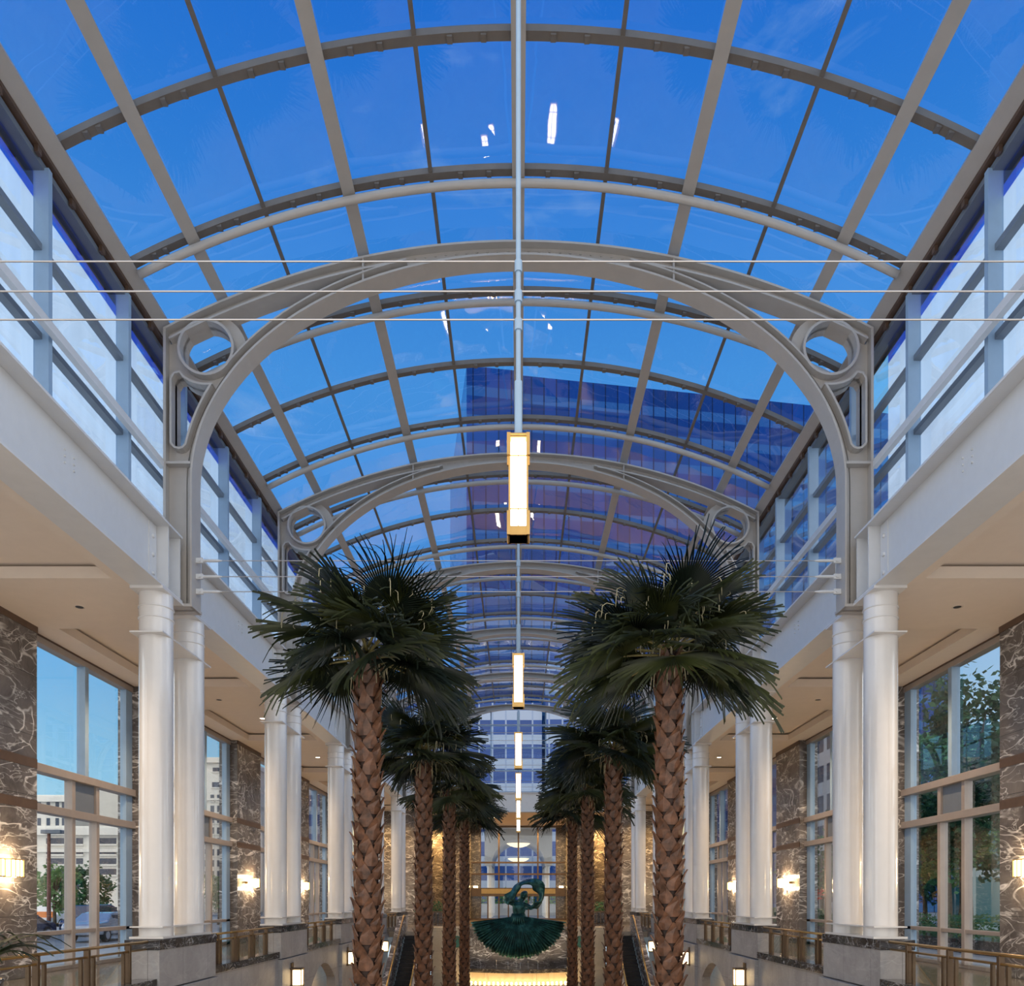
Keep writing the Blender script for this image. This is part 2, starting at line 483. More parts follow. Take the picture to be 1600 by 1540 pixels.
# ------------------------------------------------------------------ mesh helpers
class MB:
    """Collects shapes and links them as ONE mesh object."""

    def __init__(s):
        s.v, s.f, s.mi, s.sm = [], [], [], []

    def add(s, vs, fs, m=0, smooth=False):
        o = len(s.v)
        s.v.extend([tuple(p) for p in vs])
        for f in fs:
            s.f.append(tuple(i + o for i in f))
            s.mi.append(m)
            s.sm.append(smooth)
        return s

    def box(s, x0, x1, y0, y1, z0, z1, m=0):
        if x0 > x1: x0, x1 = x1, x0
        if y0 > y1: y0, y1 = y1, y0
        if z0 > z1: z0, z1 = z1, z0
        v = [(x0, y0, z0), (x1, y0, z0), (x1, y1, z0), (x0, y1, z0), (x0, y0, z1), (x1, y0, z1), (x1, y1, z1), (x0, y1, z1)]
        f = [(0, 3, 2, 1), (4, 5, 6, 7), (0, 1, 5, 4), (1, 2, 6, 5), (2, 3, 7, 6), (3, 0, 4, 7)]
        return s.add(v, f, m)

    def prism(s, poly, z0, z1, m=0):
        """Extrude an x, y polygon (counter-clockwise) from z0 to z1."""
        a = sum(poly[i][0] * poly[(i + 1) % len(poly)][1] - poly[(i + 1) % len(poly)][0] * poly[i][1] for i in range(len(poly)))
        if a < 0:
            poly = poly[::-1]
        n = len(poly)
        v = [(x, y, z0) for x, y in poly] + [(x, y, z1) for x, y in poly]
        f = [tuple(reversed(range(n))), tuple(range(n, 2 * n))]
        f += [(i, (i + 1) % n, n + (i + 1) % n, n + i) for i in range(n)]
        return s.add(v, f, m)

    def cyl(s, p0, p1, r0, r1=None, n=12, m=0, caps=True, smooth=True):
        r1 = r0 if r1 is None else r1
        p0, p1 = Vector(p0), Vector(p1)
        d = (p1 - p0).normalized()
        a = d.orthogonal().normalized()
        b = d.cross(a)
        v = []
        for p, r in ((p0, r0), (p1, r1)):
            for i in range(n):
                t = 2 * math.pi * i / n
                v.append(p + a * (r * math.cos(t)) + b * (r * math.sin(t)))
        s.add(v, [(i, (i + 1) % n, n + (i + 1) % n, n + i) for i in range(n)], m, smooth)
        if caps:
            s.add(v, [tuple(reversed(range(n))), tuple(range(n, 2 * n))], m)
        return s

    def lathe(s, prof, n=24, m=0, c=(0, 0), smooth=True, caps=True):
        """Revolve (r, z) pairs about the vertical through c."""
        v, f = [], []
        for r, z in prof:
            for i in range(n):
                t = 2 * math.pi * i / n
                v.append((c[0] + r * math.cos(t), c[1] + r * math.sin(t), z))
        for j in range(len(prof) - 1):
            for i in range(n):
                f.append((j * n + i, j * n + (i + 1) % n, (j + 1) * n + (i + 1) % n, (j + 1) * n + i))
        s.add(v, f, m, smooth)
        if caps:
            s.add(v[:n], [tuple(reversed(range(n)))], m)
            s.add(v[-n:], [tuple(range(n))], m)
        return s

    def tube(s, pts, r, n=8, m=0, smooth=True):
        """Round bar along a path; r is one radius or one per point."""
        pts = [Vector(p) for p in pts]
        rs = r if isinstance(r, (list, tuple)) else [r] * len(pts)
        v, f = [], []
        ref = None
        for i, p in enumerate(pts):
            d = (pts[min(i + 1, len(pts) - 1)] - pts[max(i - 1, 0)]).normalized()
            if ref is None:
                ref = d.orthogonal().normalized()
            a = (ref - d * ref.dot(d))
            a = a.normalized() if a.length > 1e-5 else d.orthogonal().normalized()
            ref = a
            b = d.cross(a)
            for k in range(n):
                t = 2 * math.pi * k / n
                v.append(p + a * (rs[i] * math.cos(t)) + b * (rs[i] * math.sin(t)))
        for i in range(len(pts) - 1):
            for k in range(n):
                f.append((i * n + k, i * n + (k + 1) % n, (i + 1) * n + (k + 1) % n, (i + 1) * n + k))
        f.append(tuple(reversed(range(n))))
        f.append(tuple(range((len(pts) - 1) * n, len(pts) * n)))
        return s.add(v, f, m, smooth)

    def strip(s, pts, nrm, o0, o1, y0, y1, m=0, smooth=False):
        """Bar with a rectangular section that follows an x, z curve: offsets o0..o1 along the normals, y0..y1 in depth."""
        v = []
        for (x, z), (nx, nz) in zip(pts, nrm):
            v += [(x + nx * o0, y0, z + nz * o0), (x + nx * o1, y0, z + nz * o1), (x + nx * o1, y1, z + nz * o1), (x + nx * o0, y1, z + nz * o0)]
        f = []
        for i in range(len(pts) - 1):
            for k in range(4):
                f.append((i * 4 + k, i * 4 + (k + 1) % 4, (i + 1) * 4 + (k + 1) % 4, (i + 1) * 4 + k))
        f.append((3, 2, 1, 0))
        e = (len(pts) - 1) * 4
        f.append((e, e + 1, e + 2, e + 3))
        return s.add(v, f, m, smooth)

    def mesh(s, name, mats, recalc=True):
        me = bpy.data.meshes.new(name)
        me.from_pydata(s.v, [], s.f)
        for m in mats:
            me.materials.append(m)
        me.polygons.foreach_set('material_index', s.mi)
        me.polygons.foreach_set('use_smooth', s.sm)
        if recalc:
            bm = bmesh.new()
            bm.from_mesh(me)
            bmesh.ops.recalc_face_normals(bm, faces=bm.faces)
            bm.to_mesh(me)
            bm.free()
        me.update()
        return me

    def build(s, name, mats, parent=None, loc=(0, 0, 0), recalc=True, bevel=0.0):
        if not isinstance(mats, (list, tuple)):
            mats = [mats]
        o = bpy.data.objects.new(name, s.mesh(name, mats, recalc))
        COL.objects.link(o)
        o.location = loc
        if parent:
            o.parent = parent
        if bevel:
            b = o.modifiers.new('bevel', 'BEVEL')
            b.width = bevel
            b.segments = 2
            b.limit_method = 'ANGLE'
        return o


def tag(o, label=None, cat=None, group=None, kind=None):
    if label: o['label'] = label
    if cat: o['category'] = cat
    if group: o['group'] = group
    if kind: o['kind'] = kind
    return o


def empty(name, loc=(0, 0, 0), rz=0.0):
    o = bpy.data.objects.new(name, None)
    COL.objects.link(o)
    o.location = loc
    o.rotation_euler = (0, 0, rz)
    o.empty_display_size = 0.2
    return o


def copy_tree(o, parent=None):
    c = o.copy()
    COL.objects.link(c)
    c.parent = parent
    for ch in list(o.children):
        copy_tree(ch, c)
    return c


def lamp(name, kind, loc, energy, col, parent=None, rot=(0, 0, 0), size=0.1, spot=1.2, blend=0.6):
    d = bpy.data.lights.new(name, kind)
    d.energy = energy
    d.color = col
    if kind in ('POINT', 'SPOT'):
        d.shadow_soft_size = size
    if kind == 'AREA':
        d.size = size
    if kind == 'SPOT':
        d.spot_size = spot
        d.spot_blend = blend
    o = bpy.data.objects.new(name, d)
    COL.objects.link(o)
    o.location = loc
    o.rotation_euler = rot
    if parent:
        o.parent = parent
    return o


def structure(name, mb, mats, **kw):
    return tag(mb.build(name, mats, **kw), kind='structure')


SIDES = ((-1, 'left'), (1, 'right'))
ORD = ['first', 'second', 'third', 'fourth', 'fifth', 'sixth', 'seventh', 'eighth']
S = 9.0
YA = [10.17 + S * k for k in range(7)]        # the planes of the arches
WARM = (1.0, 0.72, 0.42)

# ------------------------------------------------------------------ the shell of the hall
Z_CEIL = 9.05          # lower level of the side-aisle ceilings
Z_BEAM = 8.97          # underside of the long girders
Z_TOP = 10.53          # top of the girders
Z_EAVE = 15.65         # springing of the glass vault
Z_APEX = 17.75
R_ARC = 18.25          # radius of the vault
ZC_ARC = Z_APEX - R_ARC
X_WALL, X_PANE = 12.5, 12.92
Z_LOW = -4.6
Y0, Y1 = 5.0, 64.2


def build_shell():
    # floors
    f = MB()
    for sx in (-1, 1):
        f.box(sx * 8.3, sx * 13.2, Y0, Y1 + 0.4, -0.35, 0)
        f.box(sx * 5.4, sx * 8.3, 49.2, Y1 + 0.4, -0.35, 0)
    f.box(-5.4, 5.4, 51.25, Y1 + 0.4, -0.35, 0)
    f.box(-10.4, 10.4, Y1 + 0.4, 77.0, -0.35, 0)
    structure('floor', f, M['floor'])
    g = MB().box(-13.0, 13.0, Y0, 60, Z_LOW - 0.2, Z_LOW)
    structure('floor_lower', g, M['floor'])

    for sx, side in SIDES:
        # outer wall: marble piers, heads over the windows
        w = MB()
        for k in range(-1, 7):
            yc = 10.17 + S * k
            a, b = max(Y0, yc - 1.6), min(yc + 1.6, Y1 + 0.6)
            if b <= a:
                continue
            w.box(sx * X_WALL, sx * 13.3, a, b, -0.35, 9.6, 0)
            for z in (4.43, 5.5):                      # bronze bands let into the marble
                w.box(sx * (X_WALL - 0.012), sx * (X_WALL + 0.02), a, b, z - 0.12, z + 0.12, 1)
            w.box(sx * (X_WALL - 0.03), sx * (X_WALL + 0.02), a, b, Z_CEIL - 0.16, Z_CEIL, 1)
        w.box(sx * 12.75, sx * 13.3, Y0, Y1 + 0.6, 9.02, 9.6, 1)
        structure('wall_' + side, w, [M['marble'], M['brown']])

        # aisle ceiling with a sunk tray in every bay
        c = MB()
        x_in, x_out = 8.62, 13.3
        tx0, tx1 = 8.95, 12.0
        c.box(sx * x_in, sx * x_out, Y0, Y1 + 0.5, 9.37, 9.45)
        ys = []
        for k in range(-1, 6):
            a, b = 10.17 + S * k + 1.72, 10.17 + S * k + 7.42
            if b < Y0 + 0.5:
                continue
            ys.append((max(a, Y0), b))
        last = Y0
        for a, b in ys:
            if a > last:
                c.box(sx * x_in, sx * x_out, last, a, Z_CEIL, 9.31)
            c.box(sx * x_in, sx * tx0, a, b, Z_CEIL, 9.31)
            c.box(sx * tx1, sx * x_out, a, b, Z_CEIL, 9.31)
            c.box(sx * (x_in + 0.1), sx * (tx0 - 0.12), a, b, 9.31, 9.37)
            c.box(sx * (tx1 + 0.12), sx * x_out, a, b, 9.31, 9.37)
            last = b
        c.box(sx * x_in, sx * x_out, last, Y1 + 0.5, Z_CEIL, 9.31)
        structure('ceiling_' + side, c, M['ceiling'])

        # retaining wall of the gallery with segmental arches to the lower level, dark coping
        r = MB()
        xa, xb = sx * 7.95, sx * 8.3
        for k in range(-1, 5):
            ya, yb = max(Y0, 10.17 + S * k + 1.68), 10.17 + S * (k + 1) - 1.68
            if k == 4:
                yb = 53.45
            mid = 10.17 + S * k + 4.5
            hw = 1.95
            n = 14
            arc = [(mid - hw + 2 * hw * i / n, -0.62 - 0.75 * ((2 * i / n - 1) ** 2)) for i in range(n + 1)]
            r.box(xa, xb, ya, mid - hw, Z_LOW, 0.05)
            r.box(xa, xb, mid + hw, yb, Z_LOW, 0.05)
            for (y_a, z_a), (y_b, z_b) in zip(arc[:-1], arc[1:]):
                v = [(xa, y_a, z_a), (xa, y_b, z_b), (xa, y_b, 0.05), (xa, y_a, 0.05),
                     (xb, y_a, z_a), (xb, y_b, z_b), (xb, y_b, 0.05), (xb, y_a, 0.05)]
                r.add(v, [(0, 1, 2, 3), (7, 6, 5, 4), (0, 4, 5, 1), (3, 2, 6, 7)], 0)
            r.box(sx * 7.90, sx * 8.36, ya, yb, 0.05, 0.25, 1)
        structure('wall_gallery_' + side, r, [M['stone'], M['marble_coping']])
        lw = MB().box(sx * 11.0, sx * 11.3, Y0, 60, Z_LOW, -0.35)
        structure('wall_lower_' + side, lw, M['cream_stone'])

        # tall aisle windows
        for k in range(0, 6):
            ya = 10.17 + S * k + 1.6
            build_window(sx, ya, ya + 5.8, side, k)


def build_window(sx, ya, yb, side, k):
    i = (1 if side == 'left' else 7) + k
    fr = MB()
    x0, x1 = sx * 12.82, sx * 13.02
    mid = (ya + yb) / 2
    fr.box(x0, x1, ya, ya + 0.14, 0, 9.02, 1)
    fr.box(x0, x1, yb - 0.42, yb, 0, 9.02, 1)
    fr.box(sx * 12.78, sx * 13.06, ya, yb, 8.84, 9.02, 0)
    for z in (4.43, 5.5):
        fr.box(sx * 12.70, sx * 13.06, ya, yb, z - 0.11, z + 0.11, 0)
    fr.box(x0, x1, ya, yb, 1.0, 1.12, 0)
    fr.box(x0, x1, ya, yb, 0, 0.12, 0)
    fr.box(sx * 12.76, x1, mid - 0.10, mid + 0.10, 5.6, 8.85, 1)
    for d in (-0.66, 0.66):
        fr.box(sx * 12.78, x1, mid + d - 0.085, mid + d + 0.085, 0.1, 5.4, 0)
    o = structure('window_%d' % i, fr, [M['taupe'], M['bluegrey']], bevel=0.012)
    pn = MB().box(sx * 12.93, sx * 12.94, ya + 0.1, yb - 0.1, 0.1, 8.9)
    pn.build('pane', M['window_glass'], o)
    pl = MB().box(sx * 12.86, sx * 12.92, mid - 0.57, mid + 0.57, 4.54, 5.39)
    pl.build('infill_panel', M['mullion'], o)


def build_end():
    yv = 76.0
    # vestibule beyond the hall
    c = MB()
    c.box(-10.4, 10.4, Y1 + 0.6, yv + 0.5, Z_BEAM, Z_BEAM + 0.3)
    structure('ceiling_vestibule', c, M['ceiling'])
    for sx, side in SIDES:
        w = MB()
        w.box(sx * 7.95, sx * 8.95, Y1 - 0.9, Y1 + 0.35, 0, Z_BEAM - 0.02)          # corner pier
        w.box(sx * 8.95, sx * 13.3, Y1 + 0.05, Y1 + 0.4, 0, 9.4)             # end of the aisle
        w.box(sx * 10.0, sx * 10.4, Y1 + 0.4, yv, 0, Z_BEAM)                 # flank
        w.box(sx * 6.3, sx * 10.0, yv - 0.3, yv, 0, Z_BEAM)                  # back
        w.box(sx * 4.5, sx * 6.3, 72.4, yv, 0, Z_BEAM)                       # projecting pier
        w.box(sx * 3.62, sx * 4.5, yv - 0.12, yv + 0.1, 0, Z_BEAM, 1)        # dark strip beside the glass
        structure('wall_end_' + side, w, [M['marble'], M['marble_coping']])
    # glazed end wall of the vestibule
    fr = MB()
    W = 3.62
    for x in (-W, -1.85, 0.0, 1.85, W):
        lo = 2.9 if x == 0.0 else 0
        fr.box(x - 0.07, x + 0.07, yv - 0.1, yv + 0.12, lo, 8.9)
    for z in (4.35, 5.45, 8.85):
        fr.box(-4.45, 4.45, yv - 0.14, yv + 0.12, z - 0.08, z + 0.08)
    for x in (-2.9, -0.95, 0.95, 2.9):
        fr.box(x - 0.06, x + 0.06, yv - 0.1, yv + 0.1, 0, 2.3)
    o = structure('window_13', fr, M['bronze'])
    MB().box(-W, W, yv, yv + 0.01, 0.05, 8.85).build('pane', M['window_glass'], o)
    h = MB().box(-4.45, 4.45, yv - 0.35, yv + 0.2, 2.25, 3.05)
    h.build('door_header', M['bronze'], o)
    MB().box(-3.5, 3.5, yv - 0.37, yv - 0.34, 2.5, 2.95).build('header_panel', M['brass'], o)
    st = MB().box(-4.6, 4.6, yv - 0.8, yv - 0.2, 0.0, 0.16)
    structure('trim_threshold', st, M['bronze'])

    # upper end wall of the hall under the last arch: clear glass with a light frame
    fr = MB()
    for x in (-6.6, -4.4, -2.2, 0, 2.2, 4.4, 6.6):
        fr.box(x - 0.045, x + 0.045, Y1 + 0.05, Y1 + 0.2, Z_TOP, Z_TOP + 7.1 - abs(x) ** 2 * 0.035)
    for z in (Z_TOP + 0.06, Z_TOP + 1.8, Z_TOP + 3.6, Z_TOP + 5.4):
        fr.box(-8.5 if z < 15.6 else -5.6, 8.5 if z < 15.6 else 5.6, Y1 + 0.06, Y1 + 0.18, z - 0.045, z + 0.045)
    o = structure('window_14', fr, M['bluegrey'])
    MB().box(-8.5, 8.5, Y1 + 0.12, Y1 + 0.13, Z_TOP, 15.6).build('pane', M['window_glass'], o)
    g = MB()
    g.box(-7.9, 7.9, Y1 - 0.1, Y1 + 0.55, Z_BEAM, Z_BEAM + 0.06)
    g.box(-7.9, 7.9, Y1 + 0.0, Y1 + 0.08, Z_BEAM, Z_TOP)
    g.box(-7.9, 7.9, Y1 - 0.1, Y1 + 0.55, Z_TOP - 0.06, Z_TOP)
    tag(g.build('cross_girder', M['steel']), 'white steel girder spanning the far end of the hall below the glass', 'girder')


# ------------------------------------------------------------------ arches, girders, columns
def arc_pts(r, a0, a1, n, zc=ZC_ARC):
    return [(r * math.sin(a0 + (a1 - a0) * i / n), zc + r * math.cos(a0 + (a1 - a0) * i / n)) for i in range(n + 1)], \
           [(math.sin(a0 + (a1 - a0) * i / n), math.cos(a0 + (a1 - a0) * i / n)) for i in range(n + 1)]


EA, EB, EZ = 7.72, 5.33, 11.9        # inner arch: half width, rise, springing height
R_CH = 18.08                         # outer radius of the top chord


def ell(t):
    """Point and outward normal of the inner arch; t = 0 at the right springing, pi at the left one."""
    x, z = EA * math.cos(t), EZ + EB * math.sin(t)
    nx, nz = math.cos(t) / EA, math.sin(t) / EB
    l = math.hypot(nx, nz)
    return (x, z), (nx / l, nz / l)


def web_plate(outer, holes, y0, y1):
    """Flat plate with openings in the x, z plane, y0..y1 thick."""
    bm = bmesh.new()
    edges = []
    for loop in [outer] + holes:
        vs = [bm.verts.new((x, y0, z)) for x, z in loop]
        for i in range(len(vs)):
            edges.append(bm.edges.new((vs[i], vs[(i + 1) % len(vs)])))
    res = bmesh.ops.triangle_fill(bm, use_beauty=True, use_dissolve=False, edges=edges)
    faces = [g for g in res['geom'] if isinstance(g, bmesh.types.BMFace)]
    ex = bmesh.ops.extrude_face_region(bm, geom=faces)
    vs = [g for g in ex['geom'] if isinstance(g, bmesh.types.BMVert)]
    bmesh.ops.translate(bm, vec=(0, y1 - y0, 0), verts=vs)
    bm.verts.index_update()
    out = ([tuple(v.co) for v in bm.verts], [tuple(v.index for v in f.verts) for f in bm.faces])
    bm.free()
    return out


def build_arch():
    """Local origin: middle of the hall, floor level, in the arch's own plane."""
    root = empty('steel_arch')
    d = 0.26                                       # half depth of the section
    zb = 8.9
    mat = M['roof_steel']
    # inner arch rib, legs included
    rib = MB()
    pts, nrm = [], []
    for i in range(7):
        pts.append((EA, zb + (EZ - zb) * i / 7)); nrm.append((1, 0))
    n = 64
    for i in range(n + 1):
        p, q = ell(math.pi * i / n)
        pts.append(p); nrm.append(q)
    for i in range(7):
        pts.append((-EA, EZ + (zb - EZ) * (i + 1) / 7)); nrm.append((-1, 0))
    rib.strip(pts, nrm, 0.0, 0.05, -d, d)
    rib.strip(pts, nrm, 0.05, 0.21, -0.05, 0.05)
    cut = [i for i in range(len(pts)) if pts[i][1] > 14.2 and abs(pts[i][0]) > 2.6]
    for sgn in (-1, 1):
        ii = [i for i in cut if pts[i][0] * sgn > 0]
        rib.strip([pts[i] for i in ii], [nrm[i] for i in ii], 0.20, 0.24, -d, d)
    rib.build('inner_rib', mat, root)
    # top chord
    a = math.asin(8.40 / R_CH)
    ch = MB()
    p, q = arc_pts(R_CH, -a, a, 56)
    ch.strip(p, q, -0.05, 0.0, -d, d)
    ch.strip(p, q, -0.27, -0.05, -0.05, 0.05)
    for sgn in (-1, 1):
        ii = [i for i in range(len(p)) if p[i][0] * sgn > 2.6]
        ch.strip([p[i] for i in ii], [q[i] for i in ii], -0.31, -0.26, -d, d)
    for i in range(-34, 35):                       # bolt heads along the upper flange
        t = a * i / 35
        x, z = (R_CH - 0.12) * math.sin(t), ZC_ARC + (R_CH - 0.12) * math.cos(t)
        ch.cyl((x, -0.08, z), (x, -0.05, z), 0.03, n=6, smooth=False)
    ch.build('top_chord', mat, root)
    cw = MB()                                      # solid web where the rib runs into the chord
    lo, hi = [], []
    for i in range(33):
        t = math.pi / 2 + (i / 16 - 1) * math.asin(3.7 / EA)
        (x, z), (nx, nz) = ell(t)
        x, z = x + nx * 0.04, z + nz * 0.04
        lo.append((x, z))
        hi.append((x, max(z + 0.01, ZC_ARC + math.sqrt((R_CH - 0.04) ** 2 - x * x))))
    v = [(x, y, z) for y in (-0.06, 0.06) for x, z in lo + hi]
    n = len(lo)
    f = []
    for i in range(n - 1):
        f += [(i, i + 1, n + i + 1, n + i), (2 * n + i + 1, 2 * n + i, 3 * n + i, 3 * n + i + 1)]
    cw.add(v, f)
    cw.build('crown_web', mat, root)
    for sx in (-1, 1):                             # stiffener plates at the meeting points
        MB().box(sx * 3.66, sx * 3.70, -d + 0.02, d - 0.02, 16.6, 17.15).build('crown_stiffener', mat, root)
    for sx in (-1, 1):
        cx, cz, ri = -7.40, 15.05, 0.61
        outer = [(-8.36, zb), (-8.36, 15.38)]
        for i in range(7):
            x = -8.30 + (8.30 - 6.99) * i / 6
            outer.append((x, ZC_ARC + math.sqrt((R_CH - 0.28) ** 2 - x * x)))
        for i in range(9):
            t = math.radians(60 - 62 * i / 8)
            outer.append((cx + 0.92 * math.cos(t), cz + 0.92 * math.sin(t)))
        t0 = math.asin((14.75 - EZ) / EB)
        for i in range(13):
            (x, z), (nx, nz) = ell(math.pi - t0 * (1 - i / 12.0))
            outer.append((x + nx * 0.19, z + nz * 0.19))
        outer.append((-EA - 0.19, zb))
        ring = [(cx + ri * math.cos(2 * math.pi * i / 36), cz + ri * math.sin(2 * math.pi * i / 36)) for i in range(36)]
        # long opening under the ring: straight outer side, round foot, inner side along the rib
        tri = []
        t1, t2 = math.asin((14.08 - EZ) / EB), math.asin((12.78 - EZ) / EB)
        for i in range(11):
            (x, z), (nx, nz) = ell(math.pi - (t1 + (t2 - t1) * i / 10))
            tri.append((x + nx * 0.27, z + nz * 0.27))
        fx = (tri[-1][0] - 8.20) / 2
        fr_ = (tri[-1][0] + 8.20) / 2
        for i in range(1, 6):
            t = -math.pi * i / 6
            tri.append((fx + fr_ * math.cos(t), tri[10][1] + fr_ * math.sin(t)))
        tri += [(-8.20, 12.80), (-8.20, 13.6), (-8.20, 14.30), (-8.13, 14.42), (-8.02, 14.44)]
        for i in range(6):
            t = math.radians(233 + (281 - 233) * i / 5)
            tri.append((cx + 0.90 * math.cos(t), cz + 0.90 * math.sin(t)))
        w = MB()
        v, f = web_plate(outer, [ring, tri], -0.05, 0.05)
        w.add([(sx * -1 * x, y, z) for x, y, z in v], f)
        w.build('haunch_web', mat, root)
        MB().box(sx * 8.34, sx * 8.40, -d, d, zb, 15.52).build('leg_flange', mat, root)
        MB().box(sx * 8.34, sx * (EA + 0.04), -d + 0.02, d - 0.02, 12.30, 12.36).build('leg_stiffener', mat, root)
        MB().box(sx * 8.42, sx * (EA - 0.02), -d - 0.04, d + 0.04, zb, 8.965).build('foot_plate', mat, root)

        def loop_strip(loop, th, name):
            lp = [(sx * -1 * x, z) for x, z in loop]
            area = sum(lp[j][0] * lp[(j + 1) % len(lp)][1] - lp[(j + 1) % len(lp)][0] * lp[j][1] for j in range(len(lp)))
            s_ = 1 if area > 0 else -1
            N_ = len(lp)
            nn = []
            for j in range(N_):
                x0, z0 = lp[(j - 1) % N_]; x1, z1 = lp[(j + 1) % N_]
                l = math.hypot(x1 - x0, z1 - z0) or 1
                nn.append((s_ * (z1 - z0) / l, -s_ * (x1 - x0) / l))
            m = MB()
            m.strip(lp + lp[:1], nn + nn[:1], 0.0, th, -d, d)
            return m.build(name, mat, root)
        loop_strip(tri, 0.05, 'opening_flange')
        loop_strip(ring, 0.06, 'ring')
        for z in (10.10, 9.72, 9.36):              # lugs that hold the tie cables
            br = MB()
            br.box(sx * (EA - 0.0), sx * (EA - 0.17), -0.03, 0.03, z - 0.06, z + 0.06)
            br.cyl((sx * (EA - 0.1), -0.06, z), (sx * (EA - 0.1), 0.06, z), 0.035, n=8)
            br.build('cable_lug', M['steel'], root)
    return root


def build_frame():
    src = build_arch()
    for k in range(7):
        o = src if k == 0 else copy_tree(src)
        o.location = (0, YA[k], 0)
        lab = ['white steel arch overhead nearest the viewer, mostly above the picture',
               'white steel arch with ring haunches, nearest whole one, above the first columns',
               'white steel arch with ring haunches, second whole one, behind the lit long pendant',
               'white steel arch with ring haunches, third whole one down the hall',
               'white steel arch with ring haunches, fourth whole one down the hall',
               'white steel arch with ring haunches, fifth whole one down the hall',
               'white steel arch closing the far end of the glass vault'][k]
        tag(o, lab, 'arch', 'steel arches of the hall')

    # long girders, one length between each two arches
    for sx, side in SIDES:
        first = None
        for k in range(-1, 6):
            ya, yb = 10.17 + S * k + 0.3, 10.17 + S * (k + 1) - 0.3
            if k == -1:
                continue
            if first is None:
                L_ = S - 0.6
                root = empty('girder')
                g = MB()
                g.box(-0.35, 0.35, 0, L_, 0, 0.05)
                g.box(-0.35, 0.35, 0, L_, 1.51, 1.56)
                g.box(-0.03, 0.03, 0, L_, 0.05, 1.51)
                for y in (0.0, 0.62, L_ - 0.66, L_ - 0.04):
                    MB().box(-0.3, 0.3, y, y + 0.04, 0.05, 1.51).build('stiffener', M['steel'], root)
                for y0_, y1_ in ((0.72, 1.06), (L_ - 1.06, L_ - 0.72)):
                    bl = MB()
                    bl.box(-0.055, 0.055, y0_, y1_, 0.08, 1.46)
                    for z in (0.35, 0.77, 1.19):
                        for e in (-1, 1):
                            yy = (y0_ + y1_) / 2
                            bl.cyl((e * 0.055, yy, z), (e * 0.10, yy, z), 0.055, 0.04, n=10)
                    bl.build('splice_plate', M['steel'], root)
                bo = g
                for yc in (L_ / 2 - 0.15, L_ / 2 + 0.15):
                    for z in (0.95, 1.07, 1.19):
                        for e in (-1, 1):
                            bo.cyl((e * 0.03, yc, z), (e * 0.06, yc, z), 0.022, n=6)
                g.build('girder_beam', M['steel'], root)
                first = root
                o = root
            else:
                o = copy_tree(first)
            o.location = (sx * 8.27, ya, Z_BEAM)
            tag(o, 'white steel girder along the %s gallery, %s length from the viewer' % (side, ORD[k]), 'girder', 'long girders over the gallery columns')

    # columns in pairs on marble pedestals
    col = empty('column')
    sh = MB()
    sh.cyl((0, 0, 0.05), (0, 0, 7.80), 0.365, n=40)
    sh.build('shaft', M['column'], col)
    bd = MB()
    for z in (7.49, 7.24):
        bd.lathe([(0.36, z - 0.02), (0.385, z - 0.012), (0.385, z + 0.012), (0.36, z + 0.02)], 40)
    bd.build('collar', M['column'], col)
    MB().box(-0.37, 0.37, -0.5, 0.9, 6.82, 6.85).build('collar_plate', M['column'], col)
    MB().box(-0.38, 0.38, -0.5, 0.9, 0, 0.05).build('base_plate', M['column'], col)
    MB().box(-0.37, 0.37, -0.5, 0.9, 0.25, 0.28).build('base_ring_plate', M['column'], col)
    MB().box(-0.37, 0.37, -0.5, 0.72, 7.80, 7.86).build('cap_plate', M['column'], col)

    ped = {}
    for sx, side in SIDES:
        root = empty('pedestal')
        b = MB()
        b.box(-0.34, 0.40, -1.64, 1.64, 0.0, 0.88)
        b.build('pedestal_body', M['stone'], root, bevel=0.01)
        MB().box(-sx * 0.45, sx * 0.0, -1.67, 1.67, Z_LOW, -0.02).build('pedestal_shaft', M['stone'], root, bevel=0.01)
        MB().box(-0.36, 0.42, -1.66, 1.66, 0.88, 1.10).build('pedestal_cap', M['marble_coping'], root, bevel=0.01)
        ped[sx] = root

    used_c, used_p = False, set()
    for sx, side in SIDES:
        for j in range(5):
            yc = YA[j + 1]
            p = ped[sx] if sx not in used_p else copy_tree(ped[sx])
            used_p.add(sx)
            p.location = (sx * 8.27, yc, 0)
            tag(p, 'grey stone pedestal with dark marble cap under the %s %s column pair' % (ORD[j], side), 'pedestal', 'pedestals of the gallery columns')
            for e, which in ((-0.9, 'nearer'), (0.9, 'farther')):
                c = col if not used_c else copy_tree(col)
                used_c = True
                c.location = (sx * 8.27, yc + e, 1.11)
                c.rotation_euler = (0, 0, 0 if e < 0 else math.pi)
                tag(c, 'glossy white round column, %s one of the %s pair on the %s' % (which, ORD[j], side), 'column', 'white columns of the gallery')


# ------------------------------------------------------------------ glass vault and clerestory
A_THICK = (0.0, 0.204, 0.398)
A_THIN = (0.104, 0.306)
A_EAVE = 0.482
R_GL = R_ARC + 0.22


